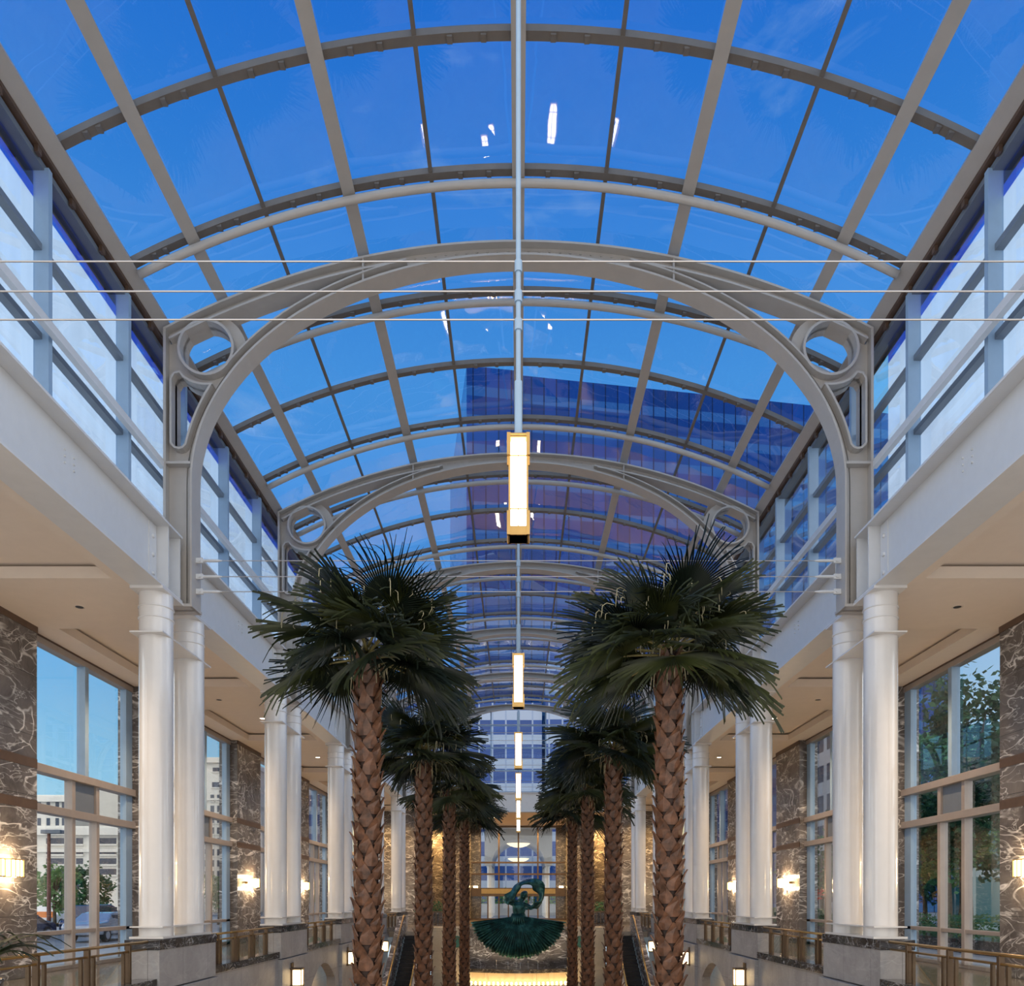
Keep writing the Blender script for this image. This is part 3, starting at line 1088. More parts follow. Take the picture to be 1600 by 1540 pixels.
def build_vault():
    root = tag(empty('glass_vault'), 'blue tinted barrel vault of glass panes on pale steel bars', 'skylight')
    ya, yb = YA[0] - 3.0, Y1 + 0.3
    angs = sorted({s * a for a in A_THICK + A_THIN + (A_EAVE,) for s in (-1, 1)})

    def bar(a, w, r0, r1, name, mat, y0=ya, y1=yb):
        m = MB()
        c, s_ = math.cos(a), math.sin(a)
        v = []
        for y in (y0, y1):
            for t, r in ((-w / 2, r0), (w / 2, r0), (w / 2, r1), (-w / 2, r1)):
                v.append((r * s_ + t * c, y, ZC_ARC + r * c - t * s_))
        m.add(v, [(0, 1, 2, 3), (7, 6, 5, 4), (0, 4, 5, 1), (1, 5, 6, 2), (2, 6, 7, 3), (3, 7, 4, 0)])
        return m.build(name, mat, root)

    for a in angs:
        if abs(a) in A_THICK:
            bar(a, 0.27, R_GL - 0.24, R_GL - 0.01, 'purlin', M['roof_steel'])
        elif abs(a) in A_THIN:
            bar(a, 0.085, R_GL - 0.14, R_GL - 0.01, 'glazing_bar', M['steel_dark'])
        else:
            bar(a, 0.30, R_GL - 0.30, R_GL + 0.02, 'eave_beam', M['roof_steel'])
    amax = A_EAVE
    cross = []
    for k in range(0, 7):
        for d in (-1.74, 1.74, 4.5):
            y = YA[k] + d
            if y < ya or y > yb - 0.2:
                continue
            cross.append(y)
            m = MB()
            p, q = arc_pts(R_GL, -amax, amax, 40)
            m.strip(p, q, -0.15, -0.02, y - 0.09, y + 0.09)
            if d != 4.5 or True:
                for a in angs:                      # clips at the crossings
                    for e in (-0.035, 0.035):
                        aa = a + e
                        if abs(aa) < amax:
                            x, z = (R_GL - 0.16) * math.sin(aa), ZC_ARC + (R_GL - 0.16) * math.cos(aa)
                            m.box(x - 0.05, x + 0.05, y - 0.07, y + 0.07, z - 0.03, z + 0.03)
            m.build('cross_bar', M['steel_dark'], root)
            if d != 4.5:
                t = MB()
                p, q = arc_pts(R_ARC - 0.16, -0.475, 0.475, 44)
                sec = [(0.075 * math.cos(2 * math.pi * i / 10), 0.075 * math.sin(2 * math.pi * i / 10)) for i in range(10)]
                t.tube([(x, y, z) for x, z in p], 0.085, n=10)
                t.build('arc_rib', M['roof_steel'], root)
    cross = sorted(cross)
    ys = [ya] + cross + [yb]
    rnd = random.Random(5)
    for y0, y1 in zip(ys[:-1], ys[1:]):
        m = MB()
        for a0, a1 in zip(angs[:-1], angs[1:]):
            v = []
            for a, y in ((a0, y0), (a1, y0), (a1, y1), (a0, y1)):
                r = R_GL + rnd.uniform(-0.022, 0.022)
                v.append((r * math.sin(a), y, ZC_ARC + r * math.cos(a)))
            m.add(v, [(0, 1, 2, 3)])
        m.build('glazing', M['vault_glass'], root, recalc=False)
    for sx in (-1, 1):
        g = MB()                                     # dark channel between the vault and the clerestory
        g.box(sx * 8.56, sx * 9.15, ya, yb, 15.46, 15.60)
        g.box(sx * 9.05, sx * 9.15, ya, yb, 15.46, 15.8)
        y = ya + 0.5
        while y < yb:
            g.box(sx * 8.57, sx * 8.64, y, y + 0.12, 15.34, 15.46)
            y += 1.1
        g.build('gutter', M['brown'], root)


def build_clerestory():
    n = 14
    for sx, side in SIDES:
        for k in range(0, 6):
            n += 1
            ya, yb = YA[k], YA[k + 1]
            fr = MB()
            for i in (1, 3, 5):
                y = ya + S * i / 6
                fr.box(sx * 8.58, sx * 8.86, y - 0.06, y + 0.06, Z_TOP, 15.35)
            for z in (12.27, 13.9):
                fr.box(sx * 8.70, sx * 8.86, ya, yb, z - 0.06, z + 0.06, 1)
            fr.box(sx * 8.66, sx * 8.9, ya, yb, 15.30, 15.42, 1)
            fr.box(sx * 8.64, sx * 8.9, ya, yb, Z_TOP, Z_TOP + 0.08, 1)
            o = structure('window_%d' % n, fr, [M['bluegrey'], M['mullion']])
            scrim = k <= 3 if side == 'left' else k <= 0
            MB().box(sx * 8.83, sx * 8.84, ya, yb, Z_TOP, 15.3).build('pane', M['blue_glass'], o)
            if scrim:
                MB().box(sx * 8.86, sx * 8.87, ya, yb, Z_TOP, 14.82).build('scrim', M['film'], o)
                MB().box(sx * 8.86, sx * 8.87, ya, yb, 14.83, 15.3).build('upper_strip', M['strip_glass'], o)
            r = MB()
            r.box(sx * 8.38, sx * 8.5, ya + 0.19, yb - 0.19, 12.2, 12.34)
            r.box(sx * 8.42, sx * 8.46, ya + 0.19, yb - 0.19, 12.34, 12.42)
            tag(r.build('tie_beam', M['steel']), 'slim white rail before the %s clerestory glass, %s bay from the viewer' % (side, ORD[k]), 'rail', 'rails along the clerestory')

# ------------------------------------------------------------------ lamps, cables, railings
def build_pendants():
    src = empty('pendant_lamp')
    b = MB()
    b.cyl((0, 0, 1.32), (0, 0, 10.45), 0.032, n=10)
    for z in (3.46, 3.08, 2.72):
        b.cyl((0, 0, z - 0.07), (0, 0, z + 0.07), 0.05, n=10)
    b.cyl((0, 0, 1.28), (0, 0, 2.0), 0.05, n=10)
    b.build('suspension_rod', M['bluegrey'], src)
    g = MB().cyl((0, 0, 0.12), (0, 0, 1.23), 0.098, n=24)
    g.build('lamp_glass', M['lamp'], src)
    for name, z0, z1 in (('top_cap', 1.23, 1.28), ('bottom_cap', 0.0, 0.12)):
        c = MB()
        c.box(-0.135, 0.135, -0.135, 0.135, z1 - 0.025 if name == 'top_cap' else z0, z1 if name == 'top_cap' else z0 + 0.025)
        c.box(-0.12, 0.12, -0.12, 0.12, z0, z1)
        c.build(name, M['brass'], src, bevel=0.006)
    f = MB()
    for x in (-0.115, 0.115):
        for y in (-0.115, 0.115):
            f.box(x - 0.009, x + 0.009, y - 0.009, y + 0.009, 0.02, 1.26)
    for x in (-0.122, 0.122):
        for y in (-0.122, 0.122):
            f.box(x - 0.022, x + 0.022, y - 0.022, y + 0.022, 1.0, 1.28)
            f.box(x - 0.022, x + 0.022, y - 0.022, y + 0.022, 0.0, 0.30)
    for y in (-0.108, 0.108):
        f.box(-0.006, 0.006, y - 0.004, y + 0.004, 0.1, 1.2)
    for z in (0.33, 1.0):
        for x in (-0.115, 0.115):
            f.box(x - 0.006, x + 0.006, -0.115, 0.115, z - 0.006, z + 0.006)
            f.box(-0.115, 0.115, x - 0.006, x + 0.006, z - 0.006, z + 0.006)
    f.build('cage', M['brass'], src)
    for k in range(6):
        o = src if k == 0 else copy_tree(src)
        o.location = (0, YA[k], 6.57)
        tag(o, ['long brass and glass pendant lamp hanging nearest the viewer', 'long lit pendant lamp, second of the line down the hall',
                'long lit pendant lamp, third of the line down the hall', 'long lit pendant lamp, fourth of the line down the hall',
                'long lit pendant lamp, fifth of the line down the hall', 'long lit pendant lamp, last of the line above the far glass doors'][k],
            'lamp', 'pendants down the middle of the hall')


def build_cables():
    src = empty('tie_cable')
    c = MB().cyl((-7.6, 0, 0), (7.6, 0, 0), 0.011, n=6)
    c.build('cable_strand', M['cable'], src)
    for sx in (-1, 1):
        t = MB()
        t.cyl((sx * 7.62, 0, 0), (sx * 7.22, 0, 0), 0.035, n=10)
        t.cyl((sx * 7.22, 0, 0), (sx * 7.10, 0, 0), 0.035, 0.014, n=10)
        t.build('turnbuckle', M['steel'], src)
    first = True
    for k in range(6):
        for z, which in ((10.10, 'top'), (9.72, 'middle'), (9.36, 'lowest')):
            o = src if first else copy_tree(src)
            first = False
            o.location = (0, YA[k], z)
            where = ('nearest the viewer, across the picture' if k == 0 else 'at the %s whole arch' % ORD[k - 1])
            tag(o, 'thin steel tie cable, %s of the three %s' % (which, where), 'cable', 'tie cables across the hall')


def build_aisle_lights():
    # recessed downlights
    lit = empty('downlight')
    r = MB().lathe([(0.13, -0.012), (0.135, -0.004), (0.135, 0.0), (0.10, -0.004)], 20, caps=False)
    r.build('trim_ring', M['ceiling'], lit)
    MB().cyl((0, 0, -0.010), (0, 0, -0.002), 0.10, n=20).build('lens', M['downlight'], lit)
    off = empty('downlight')
    MB().lathe([(0.12, -0.012), (0.125, -0.004), (0.125, 0.0), (0.09, -0.004)], 20, caps=False).build('trim_ring', M['ceiling'], off)
    MB().cyl((0, 0, -0.010), (0, 0, -0.002), 0.09, n=20).build('lens', M['black'], off)
    ul, uo = False, False
    for sx, side in SIDES:
        for k in range(0, 6):
            yt = 10.17 + S * k + 4.5
            o = copy_tree(lit) if ul else lit
            ul = True
            o.location = (sx * 10.45, yt, 9.37)
            tag(o, 'lit round ceiling downlight in the %s tray from the viewer, %s aisle' % (ORD[k], side), 'downlight', 'lit downlights of the aisles')
            lamp('downlight_beam', 'SPOT', (sx * 10.45, yt, 9.3), 1000, (1.0, 0.70, 0.42), size=0.1, spot=2.2, blend=0.7)
            if 1 <= k <= 4:
                q = copy_tree(off) if uo else off
                uo = True
                q.location = (sx * 10.6, 10.17 + S * k + 0.15, Z_CEIL)
                tag(q, 'unlit dark ceiling downlight over the %s marble pier, %s aisle' % (ORD[k - 1], side), 'downlight', 'unlit downlights of the aisles')
    # glass block sconces on the piers
    src = empty('wall_sconce')
    MB().box(-0.14, 0.0, -0.62, 0.62, -0.05, 0.05).build('bracket', M['brass'], src, bevel=0.005)
    for y in (-0.36, 0.36):
        g = MB()
        g.box(-0.26, -0.10, y - 0.24, y + 0.24, -0.2, 0.2)
        g.build('glass_block', M['sconce_lamp'], src, bevel=0.02)
        f = MB()
        for z in (-0.21, 0.21):
            f.box(-0.28, -0.08, y - 0.26, y + 0.26, z - 0.012, z + 0.012)
        for yy in (-0.25, -0.085, 0.085, 0.25):
            f.box(-0.285, -0.265, y + yy - 0.012, y + yy + 0.012, -0.21, 0.21)
        f.build('cage', M['brass'], src)
    first = True
    for sx, side in SIDES:
        for k in range(1, 6):
            o = src if first else copy_tree(src)
            first = False
            o.location = (sx * X_WALL, YA[k], 2.75)
            o.rotation_euler = (0, 0, 0 if sx > 0 else math.pi)
            for dz in (-0.27, 0.27):
                for dy in (-0.36, 0.36):
                    lamp('sconce_light', 'POINT', (sx * (X_WALL - 0.2), YA[k] + dy, 2.75 + dz), 42, WARM, size=0.06)
            tag(o, 'glowing glass block sconce on the %s marble pier of the %s wall' % (ORD[k - 1], side), 'sconce', 'sconces on the marble piers')
    # lanterns of the lower level, on the pedestals
    src = empty('wall_lantern')
    MB().box(-0.05, 0.0, -0.12, 0.12, -0.1, 0.75).build('back_plate', M['bronze'], src)
    MB().box(-0.36, -0.08, -0.15, 0.15, 0.0, 0.5).build('lantern_glass', M['lantern_lamp'], src)
    f = MB()
    for x in (-0.37, -0.07):
        for y in (-0.16, 0.16):
            f.box(x - 0.012, x + 0.012, y - 0.012, y + 0.012, -0.03, 0.55)
    f.box(-0.4, 0.0, -0.19, 0.19, 0.52, 0.58)
    f.box(-0.4, 0.0, -0.19, 0.19, -0.06, -0.01)
    f.build('cage', M['bronze'], src)
    first = True
    for sx, side in SIDES:
        for k in (2, 3, 4):
            o = src if first else copy_tree(src)
            first = False
            o.location = (sx * 7.82, YA[k] - 0.6, -0.95)
            o.rotation_euler = (0, 0, 0 if sx > 0 else math.pi)
            tag(o, 'lit lantern low on the %s %s pedestal, by the lower level' % (ORD[k - 1], side), 'lantern', 'lanterns of the lower level')
        for k in (1, 2, 3):
            lamp('lower_ceiling_light', 'SPOT', (sx * 9.6, YA[k] + 4.5, -0.45), 300, WARM, size=0.1, spot=2.4, blend=0.7)
    # small uplights lying on the girders beside the arches
    src = empty('uplight')
    MB().cyl((0, 0, 0.1), (0, 0.14, 0.34), 0.10, 0.12, n=16).build('housing', M['bluegrey'], src)
    MB().box(-0.06, 0.06, -0.06, 0.06, 0, 0.12).build('foot', M['steel'], src)
    first = True
    for sx, side in SIDES:
        for k in range(1, 6):
            for e, which in ((-1.0, 'outer'), (-0.62, 'inner')):
                o = src if first else copy_tree(src)
                first = False
                o.location = (sx * 8.4, YA[k] + e, Z_TOP)
                tag(o, 'small grey uplight on the %s girder before the %s whole arch, %s of two' % (side, ORD[k - 1], which), 'uplight', 'uplights on the girders')


def build_railings():
    protos = {}
    for sx, side in SIDES:
        for k in range(0, 5):
            ya, yb = YA[k] + 1.72, YA[k + 1] - 1.72
            if k == 0:
                ya -= 2.4
            L_ = yb - ya
            if k <= 1 and (k, 0) not in protos:
                protos[(k, 0)] = None
                root = empty('railing')
                MB().tube([(0, -0.05, 1.06), (0, L_ + 0.05, 1.06)], 0.032, n=10).build('top_rail', M['brass'], root)
                MB().tube([(0, 0, 0.90), (0, L_, 0.90)], 0.024, n=10).build('lower_rail', M['brass'], root)
                n = 4 if k else 5
                for i in range(n):
                    yc = L_ * (i + 0.5) / n
                    MB().box(-0.05, 0.05, yc - 0.04, yc + 0.04, 0.25, 1.04).build('post', M['bronze'], root, bevel=0.005)
                    if i < n - 1:
                        yn = L_ * (i + 1.5) / n
                        p = MB().box(-0.006, 0.006, yc + 0.16, yn - 0.16, 0.30, 0.84)
                        p.build('glass_panel', M['rail_glass'], root)
                        for e in (yc + 0.22, yn - 0.22):
                            MB().box(-0.03, 0.03, e - 0.03, e + 0.03, 0.25, 0.90).build('baluster', M['bronze'], root)
                protos[(k, 0)] = root
                o = root
            else:
                o = copy_tree(protos[(min(k, 1), 0)])
            o.location = (sx * 8.12, ya, 0)
            tag(o, 'brass and glass railing on the dark coping, %s bay of the %s gallery' % (ORD[k], side), 'railing', 'gallery railings')


# ------------------------------------------------------------------ escalators, fountain, statue, landing
def build_escalators():
    for sx, side in SIDES:
        root = tag(empty('escalator', (sx * 6.35, 49.0, 0)), 'escalator with marble flanks going down from the landing on the %s of the fountain' % side, 'escalator')
        sl = math.tan(math.radians(30))
        n = 22
        st = MB()
        rise = 0.21
        for i in range(n):
            y = -0.3 - i * rise / sl
            z = -0.02 - (i + 1) * rise
            st.box(-0.52, 0.52, y - rise / sl, y, z - 0.25, z)
            st.box(-0.52, 0.52, y - rise / sl, y - rise / sl + 0.02, z - 0.02, z + 0.006, 1)
        st.build('step_flight', [M['black'], M['steel_dark']], root)
        run = 4.6 / sl
        for e in (-1, 1):
            b = MB()
            x0, x1 = e * 0.55, e * 0.95
            prof = [(0.2, -0.2), (0.2, 0.92), (-0.4, 0.92), (-0.4 - run, 0.92 - 4.6), (-0.4 - run, -4.6), (-0.4 - run + 1.6, -4.6)]
            v = [(x0, y, z) for y, z in prof] + [(x1, y, z) for y, z in prof]
            m = len(prof)
            b.add(v, [tuple(range(m)), tuple(reversed(range(m, 2 * m)))] + [(i, (i + 1) % m, m + (i + 1) % m, m + i) for i in range(m)])
            b.build('flank', M['marble'] if e == sx else M['cream_stone'], root)
            MB().tube([(e * 0.62, 0.35, 0.95), (e * 0.62, -0.4, 1.0), (e * 0.62, -0.4 - run, 1.0 - 4.6)], 0.05, n=8).build('handrail', M['brass'], root)


def build_fountain():
    root = tag(empty('fountain', (0, 0, 0)), 'marble wall fountain with dark rim and lit gold basin behind the palms', 'fountain')
    w = MB()
    n = 24
    for i in range(n):
        a0, a1 = -1 + 2 * i / n, -1 + 2 * (i + 1) / n
        def pt(a):
            return (a * 3.59, 50.9 - 0.5 * (1 - a * a))
        (xa, ya), (xb, yb) = pt(a0), pt(a1)
        v = [(xa, ya, -3.0), (xb, yb, -3.0), (xb, yb, 0.24), (xa, ya, 0.24), (xa, ya + 0.4, -3.0), (xb, yb + 0.4, -3.0), (xb, yb + 0.4, 0.24), (xa, ya + 0.4, 0.24)]
        w.add(v, [(0, 1, 2, 3), (5, 4, 7, 6), (3, 2, 6, 7), (0, 4, 5, 1)])
    w.build('back_wall', M['marble'], root)
    def crescent(z0, z1, y_in, bulge, th, mat, name):
        m = MB()
        outer = [(-3.5 + 7.0 * i / 24, y_in - bulge * (1 - (-1 + 2 * i / 24) ** 2)) for i in range(25)]
        inner = [(x, y + th) for x, y in outer]
        m.prism(outer + inner[::-1], z0, z1)
        return m.build(name, mat, root)
    crescent(-2.44, -2.22, 48.9, 1.2, 0.5, M['marble_coping'], 'rim')
    crescent(-3.1, -2.44, 49.0, 1.2, 0.35, M['cream_stone'], 'basin_front')
    for i in range(7):
        a = -1 + 2 * (i + 0.5) / 7
        x = a * 3.4
        y = 49.0 - 1.2 * (1 - a * a)
        MB().box(x - 0.09, x + 0.09, y - 0.1, y + 0.2, -3.1, -2.44).build('pilaster', M['cream_stone'], root)
    m = MB()
    outer = [(-3.5 + 7.0 * i / 24, 49.2 - 1.2 * (1 - (-1 + 2 * i / 24) ** 2)) for i in range(25)]
    m.prism(outer + [(3.5, 50.6), (-3.5, 50.6)], -2.40, -2.34)
    m.build('basin_water', M['water'], root)
    bt = MB().box(-3.6, 3.6, 46.8, 50.4, Z_LOW, -3.06)
    tag(bt.build('fountain_step', M['cream_stone']), 'low cream stone step below the lit fountain basin', 'step')
    bulb = None
    for i in range(26):
        a = -1 + 2 * (i + 0.5) / 26
        x, y = a * 3.5, 48.55 - 1.2 * (1 - a * a * 0.8)
        if bulb is None:
            bulb = MB().lathe([(0.02, 0.0), (0.055, 0.03), (0.06, 0.08), (0.03, 0.12)], 10).build('fountain_bulb', M['bulb'])
            o = bulb
        else:
            o = bulb.copy(); COL.objects.link(o)
        o.location = (x, y, -3.06)
        tag(o, 'small bright bulb in the row along the foot of the fountain basin', 'light bulb', 'bulbs along the fountain foot')
    for x in (-2.6, -1.3, 0, 1.3, 2.6):                    # unseen spots added behind the rim to brighten the wall
        lamp('added_wall_spot', 'SPOT', (x, 49.3, -2.28), 90, (1.0, 0.82, 0.6), rot=(math.radians(180 - 24), 0, 0), size=0.08, spot=1.9, blend=0.8)
    # cream stone walls either side with round emblems
    for sx, side in SIDES:
        wl = MB().box(sx * 3.62, sx * 5.35, 49.0, 51.2, Z_LOW, 0.25)
        structure('wall_fountain_' + side, wl, M['cream_stone'])
        e = empty('round_emblem', (sx * 3.78, 48.98, -0.62))
        tag(e, 'round dark green emblem disc on the cream wall %s of the fountain' % side, 'emblem', 'round emblems by the fountain')
        d = MB().cyl((0, 0, 0), (0, -0.06, 0), 0.36, n=28)
        d.build('disc', M['sign_green'], e)
        r = MB()
        pts = [(0.33 * math.cos(t), -0.06, 0.33 * math.sin(t)) for t in [2 * math.pi * i / 24 for i in range(25)]]
        r.tube(pts, 0.025, n=6)
        r.build('rim', M['sign_green'], e)
    # thin streams of water from the skirt
    j = None
    for i, (px, ln) in enumerate(((777, 0.62), (795, 0.52), (808, 0.45), (814, 0.42), (826, 0.5), (841, 0.62))):
        x = (px - 811) / 25.7
        m = MB().tube([(x, 47.95, -1.80 + 0.25 * abs(x) ** 1.3 * 0.5), (x, 47.9, -2.1), (x, 47.88, -2.34)], [0.02, 0.016, 0.012], n=6)
        tag(m.build('water_jet', M['water']), 'thin stream of water falling from the bronze skirt, %s from the left' % ORD[i], 'water jet', 'water jets of the fountain')


def skin_mesh(name, verts, edges, radii, mat, parent, root=0, sub=2):
    me = bpy.data.meshes.new(name)
    me.from_pydata(verts, edges, [])
    o = bpy.data.objects.new(name, me)
    COL.objects.link(o)
    o.parent = parent
    sk = o.modifiers.new('skin', 'SKIN')
    sk.use_smooth_shade = True
    if not me.skin_vertices:
        bm = bmesh.new(); bm.from_mesh(me)
        bm.verts.layers.skin.verify(); bm.to_mesh(me); bm.free()
    for i, r in enumerate(radii):
        sv = me.skin_vertices[0].data[i]
        sv.radius = (r, r) if not isinstance(r, tuple) else r
        sv.use_root = (i == root)
    s = o.modifiers.new('sub', 'SUBSURF')
    s.levels = sub
    s.render_levels = sub
    me.materials.append(mat)
    return o


def build_statue():
    root = tag(empty('dancer_statue', (0, 48.0, 0)), 'green bronze statue of a dancing figure with spread skirt and swirling scarf', 'statue')
    def p(px, py, y=0.0):
        return ((px - 811) / 25.9, y, 2.0 + (1404 - py) / 25.9)
    V, E, R = [], [], []
    def chain(pts, rs, start=None):
        prev = start
        for q, r in zip(pts, rs):
            V.append(q); R.append(r)
            if prev is not None:
                E.append((prev, len(V) - 1))
            prev = len(V) - 1
        return prev
    chain([p(811, 1439), p(811, 1433), p(811.5, 1427), p(812, 1420), p(812.5, 1414), p(815, 1409), p(817, 1405, -0.03)],
          [(0.52, 0.34), (0.42, 0.30), (0.36, 0.26), (0.44, 0.30), (0.40, 0.26), (0.15, 0.14), (0.13, 0.13)])
    chest = 4
    # head tilted to one side
    chain([p(818.5, 1401, -0.06), p(819.5, 1396.5, -0.08), p(820, 1392.5, -0.05)], [(0.19, 0.20), (0.235, 0.25), (0.15, 0.16)], 6)
    # one arm bent across, forearm level; its hand
    chain([p(804, 1412, -0.05), p(797, 1410, -0.25), p(803, 1407.5, -0.5), p(811, 1406.5, -0.62)], [0.15, 0.125, 0.10, 0.07], chest)
    la = len(V) - 1
    # other arm, sweeping out and back to hold the scarf end
    chain([p(821, 1412, -0.05), p(829, 1416, -0.30), p(833, 1418.5, -0.42), p(827, 1419.5, -0.58)], [0.15, 0.12, 0.10, 0.07], chest)
    ra = len(V) - 1
    skin_mesh('body', V, E, R, M['statue'], root)
    # hands: five fingers each
    for (hx, hy, hz), d in ((V[la], 1), (V[ra], -1)):
        hv, he, hr = [(hx, hy, hz), (hx + d * 0.10, hy - 0.02, hz)], [(0, 1)], [(0.05, 0.07), (0.04, 0.08)]
        for i, (dz, l) in enumerate(((0.07, 0.16), (0.035, 0.19), (0.0, 0.2), (-0.035, 0.17))):
            b = len(hv)
            hv += [(hx + d * (0.12), hy - 0.02, hz + dz), (hx + d * (0.12 + l * 0.5), hy - 0.04, hz + dz * 1.3), (hx + d * (0.12 + l), hy - 0.02, hz + dz * 1.5 - 0.03)]
            he += [(1, b), (b, b + 1), (b + 1, b + 2)]
            hr += [0.022, 0.02, 0.015]
        b = len(hv)
        hv += [(hx + d * 0.06, hy - 0.06, hz + 0.08), (hx + d * 0.12, hy - 0.09, hz + 0.13)]
        he += [(0, b), (b, b + 1)]
        hr += [0.024, 0.018]
        skin_mesh('hand', hv, he, hr, M['statue'], root, sub=1)
    # face: nose, eyes, lips, and hair gathered at the back
    hc = Vector(p(819.3, 1397.2, -0.08))
    f = MB()
    f.cyl(hc + Vector((-0.01, -0.22, 0.05)), hc + Vector((-0.02, -0.29, -0.05)), 0.018, 0.04, n=8)
    for e in (-0.085, 0.075):
        f.lathe([(0.001, hc.z + 0.02), (0.03, hc.z + 0.035), (0.035, hc.z + 0.05), (0.025, hc.z + 0.07), (0.001, hc.z + 0.08)], 10, c=(hc.x + e, hc.y - 0.225))
    f.box(hc.x - 0.07, hc.x + 0.04, hc.y - 0.245, hc.y - 0.2, hc.z - 0.115, hc.z - 0.09)
    f.box(hc.x - 0.055, hc.x + 0.025, hc.y - 0.24, hc.y - 0.2, hc.z - 0.13, hc.z - 0.112)
    f.build('face', M['statue'], root)
    skin_mesh('hair', [tuple(hc + Vector((0.0, 0.06, 0.14))), tuple(hc + Vector((0.05, 0.16, 0.05))), tuple(hc + Vector((0.12, 0.26, -0.08))), tuple(hc + Vector((0.2, 0.28, -0.2)))],
              [(0, 1), (1, 2), (2, 3)], [(0.24, 0.2), (0.24, 0.2), (0.14, 0.13), (0.09, 0.09)], M['statue'], root)
    # scarf: a broad twisting band looping over the head
    path = [(792, 1411, -0.6), (797, 1404, -0.55), (803, 1396, -0.45), (808, 1388, -0.35), (814, 1381, -0.3), (823, 1378, -0.3), (834, 1378.5, -0.25), (841, 1384, -0.2),
            (845.5, 1392, -0.15), (847, 1401, -0.2), (844, 1409, -0.3), (837, 1414.5, -0.42), (828, 1418, -0.5)]
    v, fc = [], []
    P = [Vector(p(*q)) for q in path]
    # smooth the path
    Q = []
    for i in range(len(P) - 1):
        p0, p1, p2, p3 = P[max(i - 1, 0)], P[i], P[i + 1], P[min(i + 2, len(P) - 1)]
        for t in (0, 0.25, 0.5, 0.75):
            Q.append(0.5 * ((2 * p1) + (p2 - p0) * t + (2 * p0 - 5 * p1 + 4 * p2 - p3) * t * t + (3 * p1 - p0 - 3 * p2 + p3) * t ** 3))
    Q.append(P[-1])
    sc = MB()
    m = 9
    for i, q in enumerate(Q):
        d = (Q[min(i + 1, len(Q) - 1)] - Q[max(i - 1, 0)]).normalized()
        a = Vector((0, 1, 0))
        b = d.cross(a).normalized()
        tw = 0.7 * math.sin(i * 0.28) + 0.9
        wd = 0.30 + 0.10 * math.sin(i * 0.5)
        if i < 4 or i > len(Q) - 5:
            wd *= 0.55
        a2 = a * math.cos(tw) + b * math.sin(tw)
        b2 = b * math.cos(tw) - a * math.sin(tw)
        for j in range(m):
            t = 2 * math.pi * j / m
            v.append(q + a2 * (wd * math.cos(t)) + b2 * (0.085 * math.sin(t) + 0.05 * math.cos(3 * t)))
    for i in range(len(Q) - 1):
        for j in range(m):
            fc.append((i * m + j, i * m + (j + 1) % m, (i + 1) * m + (j + 1) % m, (i + 1) * m + j))
    fc += [tuple(range(m)), tuple(range((len(Q) - 1) * m, len(Q) * m))]
    sc.add(v, fc, 0, True)
    sc.build('scarf', M['statue'], root)
    # skirt: a wide pleated fan that swings forward
    sk = MB()
    nt_, nr = 240, 16
    v = []
    for side in (0, 1):
        for i in range(nt_ + 1):
            th = math.radians(-82 + 164 * i / nt_)        # 0 = straight down
            st, ct = math.sin(th), math.cos(th)
            for j in range(nr + 1):
                r = j / nr
                rim = 1 + 0.022 * math.sin(i * 0.9) + 0.015 * math.sin(i * 0.37)
                x = st * (0.26 + 2.56 * r * rim)
                z = -ct * (0.12 + 2.38 * r * rim)
                pleat = 0.12 * r * math.sin(i * 2 * math.pi / 6.0) + 0.03 * r * math.sin(i * 0.55)
                y = -0.30 - 0.55 * math.sin(r * math.pi * 0.62) * (0.35 + 0.65 * max(ct, 0)) + pleat + 0.25 * r ** 4
                if side:
                    y += 0.07
                v.append((x, y, 0.98 + z))
    f = []
    N1 = (nt_ + 1) * (nr + 1)
    for s_ in (0, 1):
        for i in range(nt_):
            for j in range(nr):
                a = s_ * N1 + i * (nr + 1) + j
                q = (a, a + 1, a + nr + 2, a + nr + 1)
                f.append(q if s_ == 0 else q[::-1])
    for i in range(nt_):
        a = i * (nr + 1) + nr
        f.append((a, a + N1, a + N1 + nr + 1, a + nr + 1))
    sk.add(v, f, 0, True)
    sk.build('skirt', M['statue'], root)
    bs = MB()
    for i in range(26):                                    # gathered folds at the waist
        a = 2 * math.pi * i / 26
        x, y = 0.40 * math.cos(a), 0.27 * math.sin(a)
        bs.tube([(x * 0.9, y * 0.9, 1.12), (x * 1.1, y * 1.2 - 0.06, 0.86), (x * 1.5, y * 1.4 - 0.16, 0.52)], [0.045, 0.06, 0.035], n=6)
    bs.build('bodice_folds', M['statue'], root)
    mt = MB().box(-0.35, 0.35, 0.1, 2.95, 0.25, 0.75)
    mt.build('mounting_block', M['marble_coping'], root, bevel=0.02)


